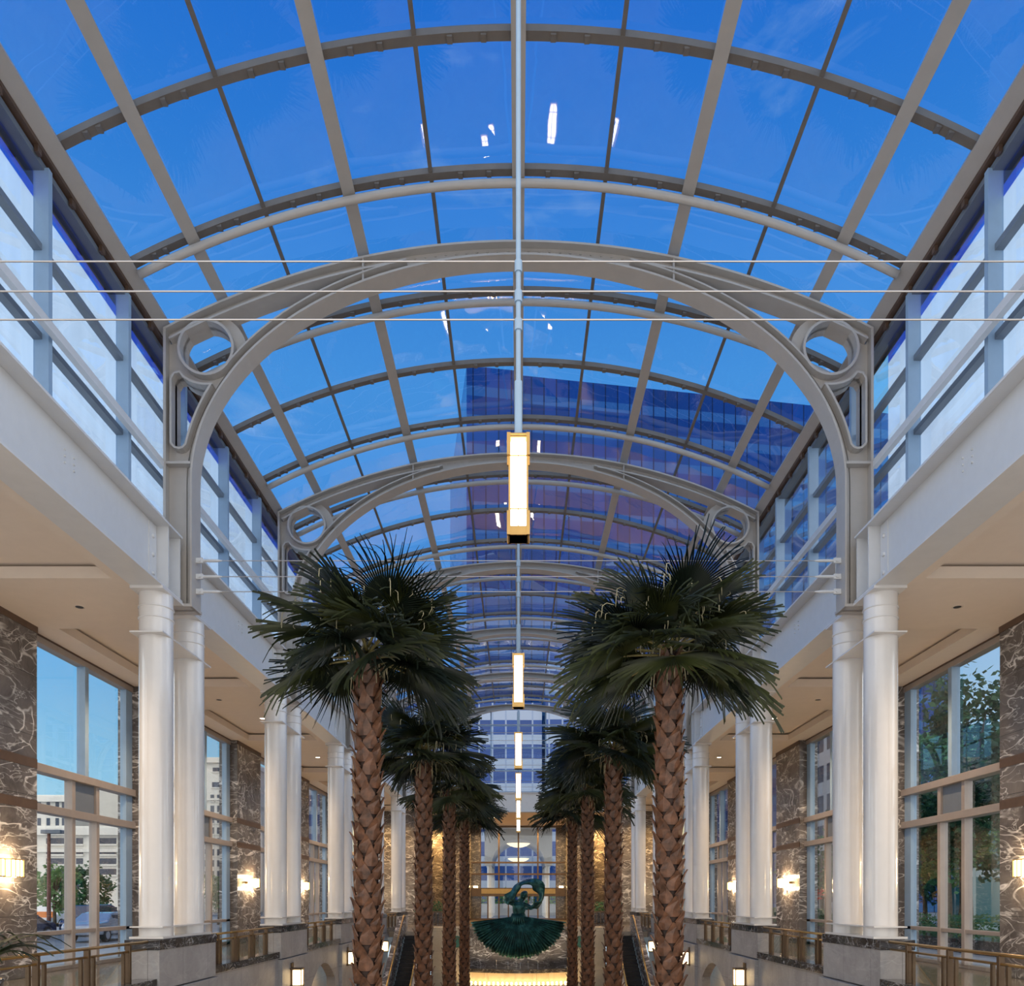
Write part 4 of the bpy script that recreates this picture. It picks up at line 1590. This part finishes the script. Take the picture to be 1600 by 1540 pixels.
def build_landing():
    # planters with low greenery and guard rails on both flanks of the landing
    rnd = random.Random(11)
    for sx, side in SIDES:
        root = tag(empty('planter', (sx * 7.0, 62.6, 0)), 'dark stone planter of green leaves on the landing, %s of the fountain' % side, 'planter', 'planters on the landing')
        MB().box(-1.1, 1.1, -0.35, 0.35, 0, 0.95).build('planter_box', M['marble_coping'], root, bevel=0.02)
        MB().box(-1.02, 1.02, -0.27, 0.27, 0.94, 0.97).build('soil', M['brown'], root)
        lf = MB()
        for i in range(420):
            c = Vector((rnd.uniform(-1.05, 1.05), rnd.uniform(-0.3, 0.3), 0.97 + rnd.random() ** 1.3 * 0.75))
            d = Vector((rnd.uniform(-1, 1), rnd.uniform(-1, 1), rnd.uniform(-0.3, 0.9))).normalized()
            s_ = d.orthogonal().normalized()
            l, w_ = rnd.uniform(0.12, 0.26), rnd.uniform(0.03, 0.06)
            lf.add([c, c + d * l * 0.5 + s_ * w_, c + d * l, c + d * l * 0.5 - s_ * w_], [(0, 1, 2, 3)])
        lf.build('greenery', M['tree_leaf_dark'], root, recalc=False)
        g = empty('guard_rail', (sx * 6.5, 60.4, 0))
        tag(g, 'dark bronze guard rail before the planter on the landing, %s of the fountain' % side, 'railing', 'guard rails on the landing')
        MB().box(-1.2, 1.2, -0.05, 0.05, 1.0, 1.08).build('top_rail', M['bronze'], g)
        MB().box(-1.2, 1.2, -0.03, 0.03, 0.12, 0.17).build('bottom_rail', M['bronze'], g)
        for i in range(9):
            x = -1.16 + 2.32 * i / 8
            MB().box(x - 0.03, x + 0.03, -0.03, 0.03, 0, 1.0).build('baluster', M['bronze'], g)
    for sx, side in SIDES:
        lamp('aisle_end_light', 'SPOT', (sx * 10.8, 61.2, 8.95), 1300, (1.0, 0.60, 0.22), size=0.1, spot=2.6, blend=0.6)
    d = None
    for i, (sx, side) in enumerate(SIDES):
        s = empty('wall_sconce', (sx * 4.05, 75.86, 3.0))
        tag(s, 'small glowing sconce on the dark strip, %s of the far glass doors' % side, 'sconce', 'sconces by the far doors')
        MB().box(-0.2, 0.2, -0.16, -0.02, -0.22, 0.22).build('glass_block', M['sconce_lamp'], s, bevel=0.02)
        MB().box(-0.05, 0.05, -0.04, 0.0, -0.3, 0.3).build('bracket', M['brass'], s)
    # vestibule downlights, mostly added discs in place of hidden cove lights
    l = MB().cyl((0, 0, -0.012), (0, 0, 0.0), 0.14, n=18).build('downlight', M['downlight'])
    for i, (x, y, lab) in enumerate(((-2.2, 68.5, 'front one left of the pendants'), (2.2, 68.5, 'front one right of the pendants'), (-7.6, 74.2, 'added by the marble back wall on the left'),
                                     (7.6, 74.2, 'added by the marble back wall on the right'), (-2.2, 74.0, 'added rear one left of the pendants'), (2.2, 74.0, 'added rear one right of the pendants'))):
        o = l if i == 0 else l.copy()
        if i: COL.objects.link(o)
        o.location = (x, y, Z_BEAM)
        tag(o, 'small lit downlight in the vestibule ceiling, ' + lab, 'downlight', 'downlights of the vestibule')
        lamp('vestibule_beam', 'SPOT', (x, y, Z_BEAM - 0.05), 2400 if abs(x) > 5 else 2200, (1.0, 0.58, 0.20), size=0.1, spot=2.7, blend=0.6)

# ------------------------------------------------------------------ palms
def frond_mesh(elev, seed, name='frond'):
    """One fan leaf growing along +x from the trunk axis: stalk, joined fan, drooping split tips. Gravity is -z."""
    rnd = random.Random(seed)
    m = MB()
    e = math.radians(elev)
    lp = rnd.uniform(0.62, 0.82)
    pts = []
    p = Vector((0.06, 0, 0))
    ang = e + 0.12
    for i in range(6):
        pts.append(p.copy())
        p = p + Vector((math.cos(ang), 0, math.sin(ang))) * (lp / 5)
        ang -= 0.035
    m.tube(pts, [0.034, 0.026, 0.022, 0.02, 0.018, 0.016], n=6, m=1)
    hub = pts[-1]
    d = Vector((math.cos(ang - 0.05), 0, math.sin(ang - 0.05)))
    s = Vector((0, 1, 0))
    n = d.cross(s).normalized()
    if n.z < 0:
        n = -n
    N = 58
    span = math.radians(118)
    ts = (0.0, 0.22, 0.40, 0.50, 0.62, 0.76, 0.89, 1.0)
    for k in range(N):
        f = -1 + 2 * (k + 0.5) / N
        ph = f * span
        L_ = 1.32 * (0.74 + 0.26 * math.cos(ph)) * rnd.uniform(0.93, 1.06)
        dr = d * math.cos(ph) + s * math.sin(ph)
        tg = -d * math.sin(ph) + s * math.cos(ph)
        hw = span / N * 1.03
        droop = rnd.uniform(0.0, 0.16) + (0.3 if rnd.random() < 0.12 else 0)
        sway = rnd.uniform(-0.09, 0.09)
        v = []
        for t in ts:
            r = t * L_
            c = hub + dr * r
            c = c - n * (0.16 * abs(math.sin(ph)) * r * r * 0.6)          # the fan folds a little along its middle
            c = c + Vector((0, 0, -0.03 * r * r))
            if t > 0.5:
                u = (t - 0.5) / 0.5
                c = c + Vector((0, 0, -droop * u * u)) + tg * (sway * u)
            w = r * hw if t <= 0.4 else 0.4 * L_ * hw * max(0.03, (1 - (t - 0.4) / 0.6)) ** 1.0
            up = n * (0.022 * min(1, t * 2.2))
            v += [c - tg * w - up * 0.5, c + up, c + tg * w - up * 0.5]
        fc = []
        for i in range(len(ts) - 1):
            a = i * 3
            fc += [(a, a + 1, a + 4, a + 3), (a + 1, a + 2, a + 5, a + 4)]
        m.add(v, fc, 0, False)
    return m


def trunk_mesh(h, seed):
    """Trunk clad in split, overlapping leaf bases set in spirals; the points turn outwards."""
    rnd = random.Random(seed)
    core, boots = MB(), MB()
    prof = []
    for i in range(25):
        z = h * i / 24
        r = 0.185 + 0.05 * (1 - z / h) + (0.03 * max(0, (z - h + 0.8) / 0.8))
        prof.append((r, z))
    core.lathe(prof, 16)
    rows = int(h / 0.25)
    per = 5
    for j in range(rows):
        z0 = 0.05 + j * 0.25
        rr = 0.185 + 0.05 * (1 - z0 / h) + (0.03 * max(0, (z0 - h + 0.8) / 0.8))
        for i in range(per):
            a = 2 * math.pi * (i + 0.5 * (j % 2)) / per + j * 0.06 + rnd.uniform(-0.06, 0.06)
            er, et = Vector((math.cos(a), math.sin(a), 0)), Vector((-math.sin(a), math.cos(a), 0))
            hh = 0.36 * rnd.uniform(0.9, 1.12)
            wd = 0.168 * rnd.uniform(0.92, 1.08)
            lift = rnd.uniform(0.05, 0.12)
            b = er * rr + Vector((0, 0, z0))
            bend = rnd.uniform(-0.03, 0.03)
            # broad foot, shoulders, and two lobes that meet in a point
            V = [b - et * wd - er * 0.01, b + er * 0.025, b + et * wd - er * 0.01,
                 b - et * wd * 0.80 + er * 0.03 + Vector((0, 0, hh * 0.45)), b + er * 0.062 + Vector((0, 0, hh * 0.42)), b + et * wd * 0.80 + er * 0.03 + Vector((0, 0, hh * 0.45)),
                 b - et * (wd * 0.34 + bend) + er * (0.05 + lift * 0.5) + Vector((0, 0, hh * 0.84)), b + er * (0.03 + lift * 0.4) + Vector((0, 0, hh * 0.70)), b + et * (wd * 0.34 - bend) + er * (0.05 + lift * 0.5) + Vector((0, 0, hh * 0.84)),
                 b - et * (0.02 + bend) + er * (0.045 + lift) + Vector((0, 0, hh * 1.05)), b + et * (0.02 - bend) + er * (0.045 + lift) + Vector((0, 0, hh * 1.03))]
            V += [q - er * 0.03 for q in V[3:]]
            fc = [(0, 1, 4, 3), (1, 2, 5, 4), (3, 4, 7, 6), (4, 5, 8, 7), (6, 7, 9), (7, 8, 10), (7, 10, 9)]
            k = 8
            fc += [(6, 9, 9 + k, 6 + k), (9, 10, 10 + k, 9 + k), (10, 8, 8 + k, 10 + k), (3, 6, 6 + k, 3 + k), (8, 5, 5 + k, 8 + k), (6 + k, 9 + k, 7 + k), (7 + k, 10 + k, 8 + k), (7 + k, 9 + k, 10 + k)]
            boots.add(V, fc, 0)
    return core, boots


def fibre_mesh(seed):
    rnd = random.Random(seed)
    m = MB()
    for i in range(110):
        a = rnd.uniform(0, 2 * math.pi)
        r = rnd.uniform(0.25, 1.45)
        z = rnd.uniform(-0.1, 1.0)
        c = Vector((r * math.cos(a), r * math.sin(a), z))
        out = Vector((math.cos(a + rnd.uniform(-0.8, 0.8)), math.sin(a + rnd.uniform(-0.8, 0.8)), rnd.uniform(0.1, 0.5))) * rnd.uniform(0.08, 0.2)
        l = rnd.uniform(0.12, 0.36)
        P = [c, c + out * 0.7, c + out * 1.1 + Vector((0, 0, -0.25 * l)), c + out * 1.15 + Vector((0, 0, -0.7 * l)), c + out * (1.0 + rnd.uniform(-0.5, 0.4)) + Vector((0, 0, -l))]
        m.tube(P, [0.007, 0.008, 0.009, 0.008, 0.004], n=4)
    for i in range(26):                                  # pale stalk ends and husks around the heart
        a = rnd.uniform(0, 2 * math.pi)
        c = Vector((0.2 * math.cos(a), 0.2 * math.sin(a), rnd.uniform(-0.55, 0.1)))
        o = Vector((math.cos(a), math.sin(a), 0)) * rnd.uniform(0.05, 0.2)
        m.tube([c, c + o + Vector((0, 0, -0.1)), c + o * 1.2 + Vector((0, 0, rnd.uniform(-0.5, -0.25)))], [0.018, 0.014, 0.005], n=4)
    return m


def build_palms():
    H = 11.35
    core, boots = trunk_mesh(H, 3)
    core_me = core.mesh('trunk', [M['bark']])
    boots_me = boots.mesh('leaf_bases', [M['boot']])
    elevs = (-30, -20, -10, 0, 10, 24, 40, 58, 76)
    fm = {}
    for e in elevs:
        for v in (0, 1):
            fm[(e, v)] = frond_mesh(e, 100 + e * 3 + v).mesh('frond', [M['frond'], M['petiole']], recalc=False)
    young = {v: frond_mesh(30, 700 + v).mesh('frond', [M['frond_young'], M['petiole']], recalc=False) for v in (0, 1)}
    fib = [fibre_mesh(s).mesh('dry_fibres', [M['fibre']]) for s in (1, 2)]

    def part(me, name, parent, loc=(0, 0, 0), rz=0.0, sc=1.0, roll=0.0):
        o = bpy.data.objects.new(name, me)
        COL.objects.link(o)
        o.parent = parent
        o.location = loc
        o.rotation_euler = (roll, 0, rz)
        o.scale = (sc, sc, sc)
        return o

    for sx, side in SIDES:
        for k in range(4):
            y = (1.7, 2.7, 3.7, 4.75)[k] * S
            top = (6.62, 6.38, 6.45, 6.50)[k] + (0.06 if sx > 0 else 0)
            root = empty('palm_tree', (sx * 2.88, y, Z_LOW))
            lab = ['tall fan palm nearest the viewer, %s row', 'tall fan palm, second of the %s row', 'tall fan palm, third of the %s row', 'tall fan palm, last of the %s row before the fountain'][k] % side
            tag(root, lab, 'palm tree', 'fan palms in two rows')
            rnd = random.Random(40 + k * 7 + (sx > 0) * 3)
            h = top - Z_LOW
            sc = h / H
            t = part(core_me, 'trunk', root, rz=rnd.uniform(0, 6.28), sc=sc)
            b = part(boots_me, 'leaf_bases', root, rz=t.rotation_euler[2], sc=sc)
            n = 24
            for i in range(n):
                u = i / (n - 1)
                e = -17 + 66 * u ** 1.1
                e0 = min(elevs, key=lambda q: abs(q - e - rnd.uniform(-6, 6)))
                a = i * 2.39996 + rnd.uniform(-0.25, 0.25)
                part(fm[(e0, i % 2)], 'frond', root, (0, 0, h - 0.08 + 0.26 * u), a, rnd.uniform(0.98, 1.16), rnd.uniform(-0.55, 0.55))
            for i in range(3):
                part(young[i % 2], 'frond', root, (0, 0, h + 0.1), rnd.uniform(0, 6.28), rnd.uniform(0.6, 0.75))
            part(fib[k % 2], 'dry_fibres', root, (0, 0, h + 0.1), rnd.uniform(0, 6.28))['kind'] = 'stuff'
    # leaves of a plant low at the left edge
    root = tag(empty('potted_plant', (-6.75, 9.9, 0.75)), 'dark strappy leaves of a plant at the lower left corner', 'plant')
    MB().lathe([(0.20, -0.45), (0.28, -0.2), (0.32, 0.2), (0.34, 0.25), (0.30, 0.25)], 24).build('pot', M['marble_coping'], root)
    MB().lathe([(0.25, -4.35), (0.25, -0.46)], 20).build('stand', M['marble_coping'], root)
    rnd = random.Random(9)
    lv = MB()
    for i in range(38):
        a = rnd.uniform(0, 6.28)
        l = rnd.uniform(0.9, 1.5)
        P = []
        for j in range(9):
            t = j / 8
            P.append(Vector((math.cos(a) * l * t * 0.8, math.sin(a) * l * t * 0.8, 0.25 + 1.5 * l * t * 0.8 - 0.95 * l * t * t)))
        tg = Vector((-math.sin(a), math.cos(a), 0))
        v = []
        for j, q in enumerate(P):
            w = 0.035 * math.sin(math.pi * (0.08 + 0.92 * j / 8)) + 0.002
            v += [q - tg * w, q - Vector((0, 0, 0.012)), q + tg * w]
        lv.add(v, [f for j in range(8) for f in ((j * 3, j * 3 + 1, j * 3 + 4, j * 3 + 3), (j * 3 + 1, j * 3 + 2, j * 3 + 5, j * 3 + 4))])
    lv.build('leaves', M['frond'], root, recalc=False)


# ------------------------------------------------------------------ outside
def build_tree(name, loc, h, cw, ch, n, mat, label, seed, group, leaf=0.3):
    rnd = random.Random(seed)
    root = tag(empty(name, loc), label, 'tree', group)
    t = MB()
    bz = h - ch
    t.tube([(0, 0, -0.1), (0.05, 0, bz * 0.5), (0, 0.05, bz + ch * 0.25), (0, 0, bz + ch * 0.7)], [0.16 * h / 5, 0.12 * h / 5, 0.09 * h / 5, 0.03], n=8)
    for i in range(7):
        a = rnd.uniform(0, 6.28)
        z = bz + ch * rnd.uniform(0.0, 0.4)
        t.tube([(0, 0, z), (cw * 0.25 * math.cos(a), cw * 0.25 * math.sin(a), z + ch * 0.18), (cw * 0.42 * math.cos(a), cw * 0.42 * math.sin(a), z + ch * 0.36)], [0.06 * h / 5, 0.04 * h / 5, 0.012], n=6)
    t.build('trunk', M['trunk'], root)
    lf = MB()
    cl = []
    for i in range(46):
        while True:
            q = Vector((rnd.uniform(-1, 1), rnd.uniform(-1, 1), rnd.uniform(-1, 1)))
            if 0.25 < q.length < 1:
                break
        cl.append((Vector((q.x * cw / 2, q.y * cw / 2, bz + ch * 0.5 + q.z * ch * 0.5)), rnd.uniform(0.12, 0.22)))
    for i in range(n):
        c, r = cl[i % len(cl)]
        q = Vector((rnd.gauss(0, 1), rnd.gauss(0, 1), rnd.gauss(0, 0.7))) * (r * cw * 0.42)
        c = c + q
        d = Vector((rnd.uniform(-1, 1), rnd.uniform(-1, 1), rnd.uniform(-0.8, 0.5))).normalized()
        s = d.orthogonal().normalized()
        s = (s * math.cos(i) + d.cross(s) * math.sin(i))
        l = leaf * rnd.uniform(0.7, 1.3)
        lf.add([c, c + d * l * 0.5 + s * l * 0.28, c + d * l, c + d * l * 0.5 - s * l * 0.28], [(0, 1, 2, 3)])
    lf.build('crown', mat, root, recalc=False)
    return root


def build_car(loc, rz, paint, label, tall=False):
    root = tag(empty('car', loc, rz), label, 'car', 'parked cars outside')
    h = 1.75 if tall else 1.42
    prof = [(-2.25, 0.35), (-2.28, 0.75), (-2.1, 0.92), (-1.75 if tall else -1.35, 0.98), (-1.55 if tall else -0.75, h - 0.05), (-1.2 if tall else -0.3, h), (0.35, h), (0.75, h - 0.12),
            (1.25, 0.98), (2.05, 0.85), (2.25, 0.65), (2.25, 0.35)]
    b = MB()
    ws = [0.86 if z < 1.0 else 0.70 for x, z in prof]
    n = len(prof)
    v = [(x, -w, z) for (x, z), w in zip(prof, ws)] + [(x, w, z) for (x, z), w in zip(prof, ws)]
    b.add(v, [tuple(range(n)), tuple(reversed(range(n, 2 * n)))] + [(i, (i + 1) % n, n + (i + 1) % n, n + i) for i in range(n)])
    b.build('body', paint, root, bevel=0.06)
    g = MB()
    a0, a1 = (-1.5 if tall else -0.75), 1.1
    for e in (-1, 1):
        g.box(a0, -0.12, e * 0.70, e * 0.80, 1.02, h - 0.14)
        g.box(0.0, a1 - 0.35, e * 0.70, e * 0.80, 1.02, h - 0.16)
    g.build('side_windows', M['winglass'], root)
    for x in (-1.4, 1.4):
        for e in (-1, 1):
            w = MB().cyl((x, e * 0.70, 0.33), (x, e * 0.90, 0.33), 0.33, n=18)
            wh = w.build('wheel', M['black'], root)
            MB().cyl((x, e * 0.89, 0.33), (x, e * 0.915, 0.33), 0.19, n=12).build('hub', M['car_silver'], wh)
    return root


def build_office(name, label, x0, x1, y0, y1, h, mat, wins, face, cornice=True):
    """Block with window openings as separate parts; face = 'y' (front towards the viewer) or 'x' (towards the hall)."""
    root = tag(empty(name, (0, 0, 0)), label, 'building')
    b = MB().box(x0, x1, y0, y1, 0, h)
    if cornice:
        b.box(x0 - 0.5, x1 + 0.5, y0 - 0.5, y1 + 0.5, h - 0.9, h - 0.2)
        b.box(x0 - 0.25, x1 + 0.25, y0 - 0.25, y1 + 0.25, h * 0.72, h * 0.72 + 0.35)
    b.build('block', mat, root)
    for (a0, a1, z0, z1) in wins:
        w = MB()
        if face == 'y':
            w.box(a0, a1, y0 - 0.06, y0 + 0.2, z0, z1, 0)
            f = [(a0 - 0.1, a1 + 0.1, z0 - 0.16, z0), ]
            for q in f:
                w.box(q[0], q[1], y0 - 0.2, y0 + 0.1, q[2], q[3], 1)
            m_ = max(1, int(round((a1 - a0) / 1.6)))
            for i in range(1, m_):
                xx = a0 + (a1 - a0) * i / m_
                w.box(xx - 0.05, xx + 0.05, y0 - 0.1, y0 + 0.1, z0, z1, 1)
        w.build('window', [M['winglass'], mat], root)
    return root


def build_outside():
    g = MB()
    g.box(-220, -13.3, -30, 260, -0.3, -0.06)
    g.box(13.3, 220, -30, 260, -0.3, -0.06)
    g.box(-13.3, 13.3, 78.0, 260, -0.3, -0.06)
    structure('ground', g, M['asphalt'])
    sw = MB()
    for sx in (-1, 1):
        sw.box(sx * 13.3, sx * 18.5, 0, 78, -0.06, -0.02)
    sw.box(-60, -27.5, 20, 90, -0.06, 0.02)
    structure('ground_sidewalk', sw, M['sidewalk'])
    vg = MB()
    vg.box(-27.4, -26.2, 20, 80, -0.06, 0.05)
    vg.box(19, 30, 20, 90, -0.06, 0.05)
    structure('ground_lawn', vg, M['lawn'])

    # left side: pale office blocks
    wins = []
    for z in (4.35, 5.38, 6.35, 7.35):
        for a0, a1 in ((-41.1, -39.2), (-43.1, -42.45), (-46.0, -44.3), (-48.6, -47.0), (-38.4, -36.6)):
            wins.append((a0, a1, z, z + 0.58))
    for x in (-46.4, -45.0, -43.3, -41.4, -40.2, -38.9):
        wins.append((x, x + 0.5, 2.9, 3.6))
    build_office('office_building', 'low pale limestone office block with rows of wide dark windows across the street', -60, -34.5, 78, 88, 9.1, M['beige'], wins, 'y')
    wins = []
    for x in (-62.4, -61.2, -60.1, -58.96, -57.84, -57.04):
        for z in (11.1, 13.2):
            wins.append((x, x + 0.42, z, z + 1.0))
    build_office('office_building', 'pale limestone block with tall narrow windows behind the low office block, far left', -78, -56.4, 100, 118, 15.0, M['beige'], wins, 'y')
    build_office('office_building', 'plain buff tower block rising behind the low office block', -52.8, -49.6, 100, 112, 15.9, M['beige_shade'], [], 'y', False)
    wins = []
    for x in (-50.3, -49.2, -48.1, -46.95, -45.95, -44.9, -43.8):
        for i in range(9):
            z = 3.6 + 1.66 * i
            wins.append((x, x + 0.55, z, z + 1.0))
    for x in (-49.6, -46.7, -44.2):
        wins.append((x, x + 1.3, 19.0, 19.8))
        wins.append((x + 0.1, x + 1.2, 21.4, 22.0))
    build_office('office_building', 'tall cream office tower with stacked small windows, seen through the second left window', -54.0, -42.0, 122, 138, 23.6, M['beige'], wins, 'y')
    b = MB().box(-36, -21, 128, 150, 0, 46)
    tag(b.build('office_tower', M['blue_office']), 'blue banded office tower seen through the farther left windows', 'building')
    # street trees, lamp and cars
    for i, (x, y, h, lab) in enumerate(((-27.0, 46.5, 4.3, 'small street tree beside the lamp post, leftmost outside the left window'),
                                        (-27.0, 50.5, 4.3, 'small street tree behind the window mullions, outside the first left window'),
                                        (-27.0, 57.5, 3.6, 'small street tree by the right frame of the first left window'),
                                        (-24.0, 64.0, 4.2, 'green street tree outside the second left window'),
                                        (-24.0, 95.0, 4.6, 'green street tree outside the third left window'))):
        build_tree('street_tree', (x, y, 0), h, 2.7, 2.9, 1500, M['tree_leaf'], lab, 60 + i, 'street trees outside the left windows', 0.26)
    lp = tag(empty('street_lamp', (-26.0, 44.3, 0)), 'red brown street lamp post with flat dark head outside the left window', 'street lamp')
    MB().cyl((0, 0, 0), (0, 0, 5.6), 0.12, 0.09, n=12).build('pole', M['pole'], lp)
    MB().box(-0.35, 0.75, -0.22, 0.22, 5.6, 5.82).build('lamp_head', M['mullion'], lp, bevel=0.03)
    MB().box(-0.25, 0.25, -0.25, 0.25, 0, 0.3).build('base', M['pole'], lp)
    build_car((-24.0, 45.5, -0.06), math.pi / 2, M['car_blue'], 'dark blue tall car parked outside the first left window, right of the mullions', True)
    build_car((-25.0, 39.6, -0.06), math.pi / 2, M['car_blue'], 'dark blue low car outside the first left window, beside the lamp post')
    build_car((-33.5, 58.5, -0.06), math.pi / 2, M['car_white'], 'white car farther across the street behind the dark blue cars', True)
    build_car((-20.5, 39.6, -0.06), math.pi / 2, M['car_silver'], 'silver car parked nearest the first left window')
    sg = tag(empty('barrier', (-32.0, 53.5, 0)), 'orange construction barrier across the street on the left', 'barrier')
    MB().box(-0.9, 0.9, -0.08, 0.08, 0.75, 1.15).build('board', M['orange'], sg)
    for x in (-0.7, 0.7):
        MB().box(x - 0.05, x + 0.05, -0.2, 0.2, 0, 0.75).build('leg', M['car_white'], sg)

    # right side: large trees, a hedge, offices
    for i, (x, y, h, w, lab) in enumerate(((21.5, 38.5, 12.6, 8.0, 'large dark green tree filling the first right window'),
                                           (24.5, 45.8, 11.6, 7.0, 'large dark green tree beside the column, outside the first right window'),
                                           (24.5, 31.0, 11.5, 6.5, 'large tree at the right edge behind the first right window'),
                                           (23.5, 62.0, 7.0, 6.0, 'green tree low in the second right window'),
                                           (32.5, 64.0, 7.5, 7.0, 'smaller green tree in the lower part of the first right window, beyond the large ones'))):
        build_tree('shade_tree', (x, y, 0), h, w, h * 0.74, 7500 if i < 3 else 2600, M['tree_leaf_dark'], lab, 80 + i, 'shade trees outside the right windows', 0.36)
    hd = MB()
    rnd = random.Random(4)
    for i in range(5200):
        c = Vector((rnd.uniform(16.8, 18.2), rnd.uniform(24, 60), rnd.uniform(0.45, 1.35)))
        d = Vector((rnd.uniform(-1, 1), rnd.uniform(-1, 1), rnd.uniform(-0.3, 1))).normalized()
        s = d.orthogonal().normalized()
        l = rnd.uniform(0.12, 0.24)
        hd.add([c, c + d * l * 0.5 + s * l * 0.3, c + d * l, c + d * l * 0.5 - s * l * 0.3], [(0, 1, 2, 3)])
    h = tag(empty('hedge', (0, 0, 0)), 'clipped green hedge in a low planter outside the right windows', 'hedge')
    hd.build('leaves', M['tree_leaf'], h, recalc=False)
    MB().box(16.6, 18.4, 23.5, 60.5, -0.05, 0.5).build('planter_wall', M['marble_coping'], h)
    fl = MB()
    for i in range(60):
        c = Vector((rnd.gauss(0, 0.16), rnd.gauss(0, 0.16), 2.35 + rnd.gauss(0, 0.14)))
        d = Vector((rnd.uniform(-1, 1), rnd.uniform(-1, 1), rnd.uniform(-1, 1))).normalized()
        s = d.orthogonal().normalized()
        fl.add([c, c + d * 0.1 + s * 0.07, c + d * 0.2, c + d * 0.1 - s * 0.07], [(0, 1, 2, 3)])
    fr = tag(empty('flower_basket', (18.9, 50.3, 0)), 'red hanging flowers on a post outside the second right window', 'flowers')
    fl.build('blossoms', M['red'], fr, recalc=False)
    MB().cyl((0, 0, 0), (0, 0, 2.3), 0.05, n=8).build('post', M['mullion'], fr)
    b = MB().box(38, 72, 52, 66, 0, 12.5)
    tag(b.build('office_building', M['glass_office']), 'teal glass office block behind the trees on the right', 'building')
    b = MB().box(28.0, 46, 50.5, 51.8, 0, 13.0)
    tag(b.build('office_building', M['glass_office']), 'taller teal glass block at the top of the first right window', 'building')
    b = MB().box(36.5, 43.3, 92, 110, 0, 29)
    tag(b.build('office_building', M['grey_office']), 'grey office block with punched windows in the second right window', 'building')

    # the blue tower beyond the vault
    t = tag(empty('skyscraper', (0, 110, 0), math.radians(-8.0)), 'dark blue glass skyscraper rising beyond the vault', 'building')
    t.rotation_euler = (0, 0, math.radians(9.0))
    b = MB().box(0, 66, 0, 40, 0, 74)
    b.box(6, 40, 4, 30, 74, 75.2)
    b.build('tower_block', M['tower'], t)
    MB().box(-7.2, 0, -0.6, 30, 0, 74.2).build('tower_flank', M['tower'], t)
    MB().box(-0.5, 0.5, -0.9, 0.2, 0, 74.4).build('corner_pier', M['tower_side'], t)
    b = MB()
    b.box(3.4, 12, 101.6, 108, 0, 34)
    tag(b.build('office_tower', M['blue_office']), 'paler blue banded block before the skyscraper, right of the pendants', 'building')

    # the second glazed hall beyond the far doors
    a = tag(empty('entrance_vault', (0, 84.0, 0)), 'white barrel vaulted entrance hall seen through the far glass wall', 'entrance hall')
    n = 28
    R_, zs = 2.8, 5.5
    for yy in (0, 5.0, 10.0):
        m = MB()
        ring = [(R_ * math.cos(math.pi * i / n), zs + R_ * math.sin(math.pi * i / n)) for i in range(n + 1)]
        out = [(3.55, zs)] + [(3.55, 9.3), (-3.55, 9.3)] + [(-3.55, zs)]
        v, f = web_plate(ring[::-1] + out if False else out + ring[::-1], [], yy, yy + 0.4)
        m.add(v, f)
        m.build('arch_wall', M['steel'], a)
    m = MB()
    for i in range(n):
        (x0, z0), (x1, z1) = ring[i], ring[i + 1]
        m.add([(x0, 0.4, z0), (x1, 0.4, z1), (x1, 10.0, z1), (x0, 10.0, z0), (x0 * 1.04, 0.4, zs + (z0 - zs) * 1.04), (x1 * 1.04, 0.4, zs + (z1 - zs) * 1.04), (x1 * 1.04, 10.0, zs + (z1 - zs) * 1.04), (x0 * 1.04, 10.0, zs + (z0 - zs) * 1.04)], [(0, 1, 2, 3), (7, 6, 5, 4)])
    m.build('vault_lining', M['steel'], a)
    for sx in (-1, 1):
        for yy in (0.3, 5.2, 10.2):
            MB().cyl((sx * 3.05, yy, 0), (sx * 3.05, yy, 5.9), 0.25, n=20).build('column', M['column'], a)
    MB().box(-4.6, 4.6, 76.7 - 84.0, 0.0, 9.3, 9.5).build('roof_slab', M['steel'], a)
    bowl = empty('bowl_pendant', (0, 80.0, 7.5))
    MB().lathe([(0.02, -0.38), (0.45, -0.33), (0.85, -0.2), (1.15, 0.0), (1.17, 0.04), (1.0, 0.02)], 32).build('bowl', M['dome_glass'], bowl)
    MB().cyl((0, 0, 0.0), (0, 0, 1.8), 0.03, n=8).build('stem', M['brass'], bowl)
    tag(bowl, 'glowing shallow bowl pendant, nearer one beyond the far glass doors', 'lamp', 'bowl pendants of the entrance hall')
    o = copy_tree(bowl)
    o.location = (0, 87.0, 6.35)
    tag(o, 'glowing shallow bowl pendant, farther one beyond the far glass doors', 'lamp')
    b = MB().box(-24, 3.0, 102.0, 106, 0, 27)
    tag(b.build('office_building', M['blue_office']), 'blue banded office block facing the far glass doors', 'building')
    hd2 = MB()
    for i in range(900):
        c = Vector((rnd.uniform(-7, 7), rnd.uniform(99.0, 100.2), rnd.uniform(1.4, 3.1)))
        d = Vector((rnd.uniform(-1, 1), rnd.uniform(-1, 1), rnd.uniform(-0.6, 0.6))).normalized()
        s = d.orthogonal().normalized()
        hd2.add([c, c + d * 0.25 + s * 0.15, c + d * 0.5, c + d * 0.25 - s * 0.15], [(0, 1, 2, 3)])
    h2 = tag(empty('hedge', (0, 0, 0)), 'bright green hedge across the road beyond the far doors', 'hedge')
    hd2.build('leaves', M['tree_leaf'], h2, recalc=False)
    MB().box(-7.2, 7.2, 98.9, 100.3, -0.05, 1.4).build('planter_wall', M['sidewalk'], h2)


build_shell()
build_end()
build_frame()
build_vault()
build_clerestory()
build_outside()
build_escalators()
build_fountain()
build_statue()
build_landing()
build_railings()
build_palms()
build_pendants()
build_cables()
build_aisle_lights()
bpy.context.view_layer.update()
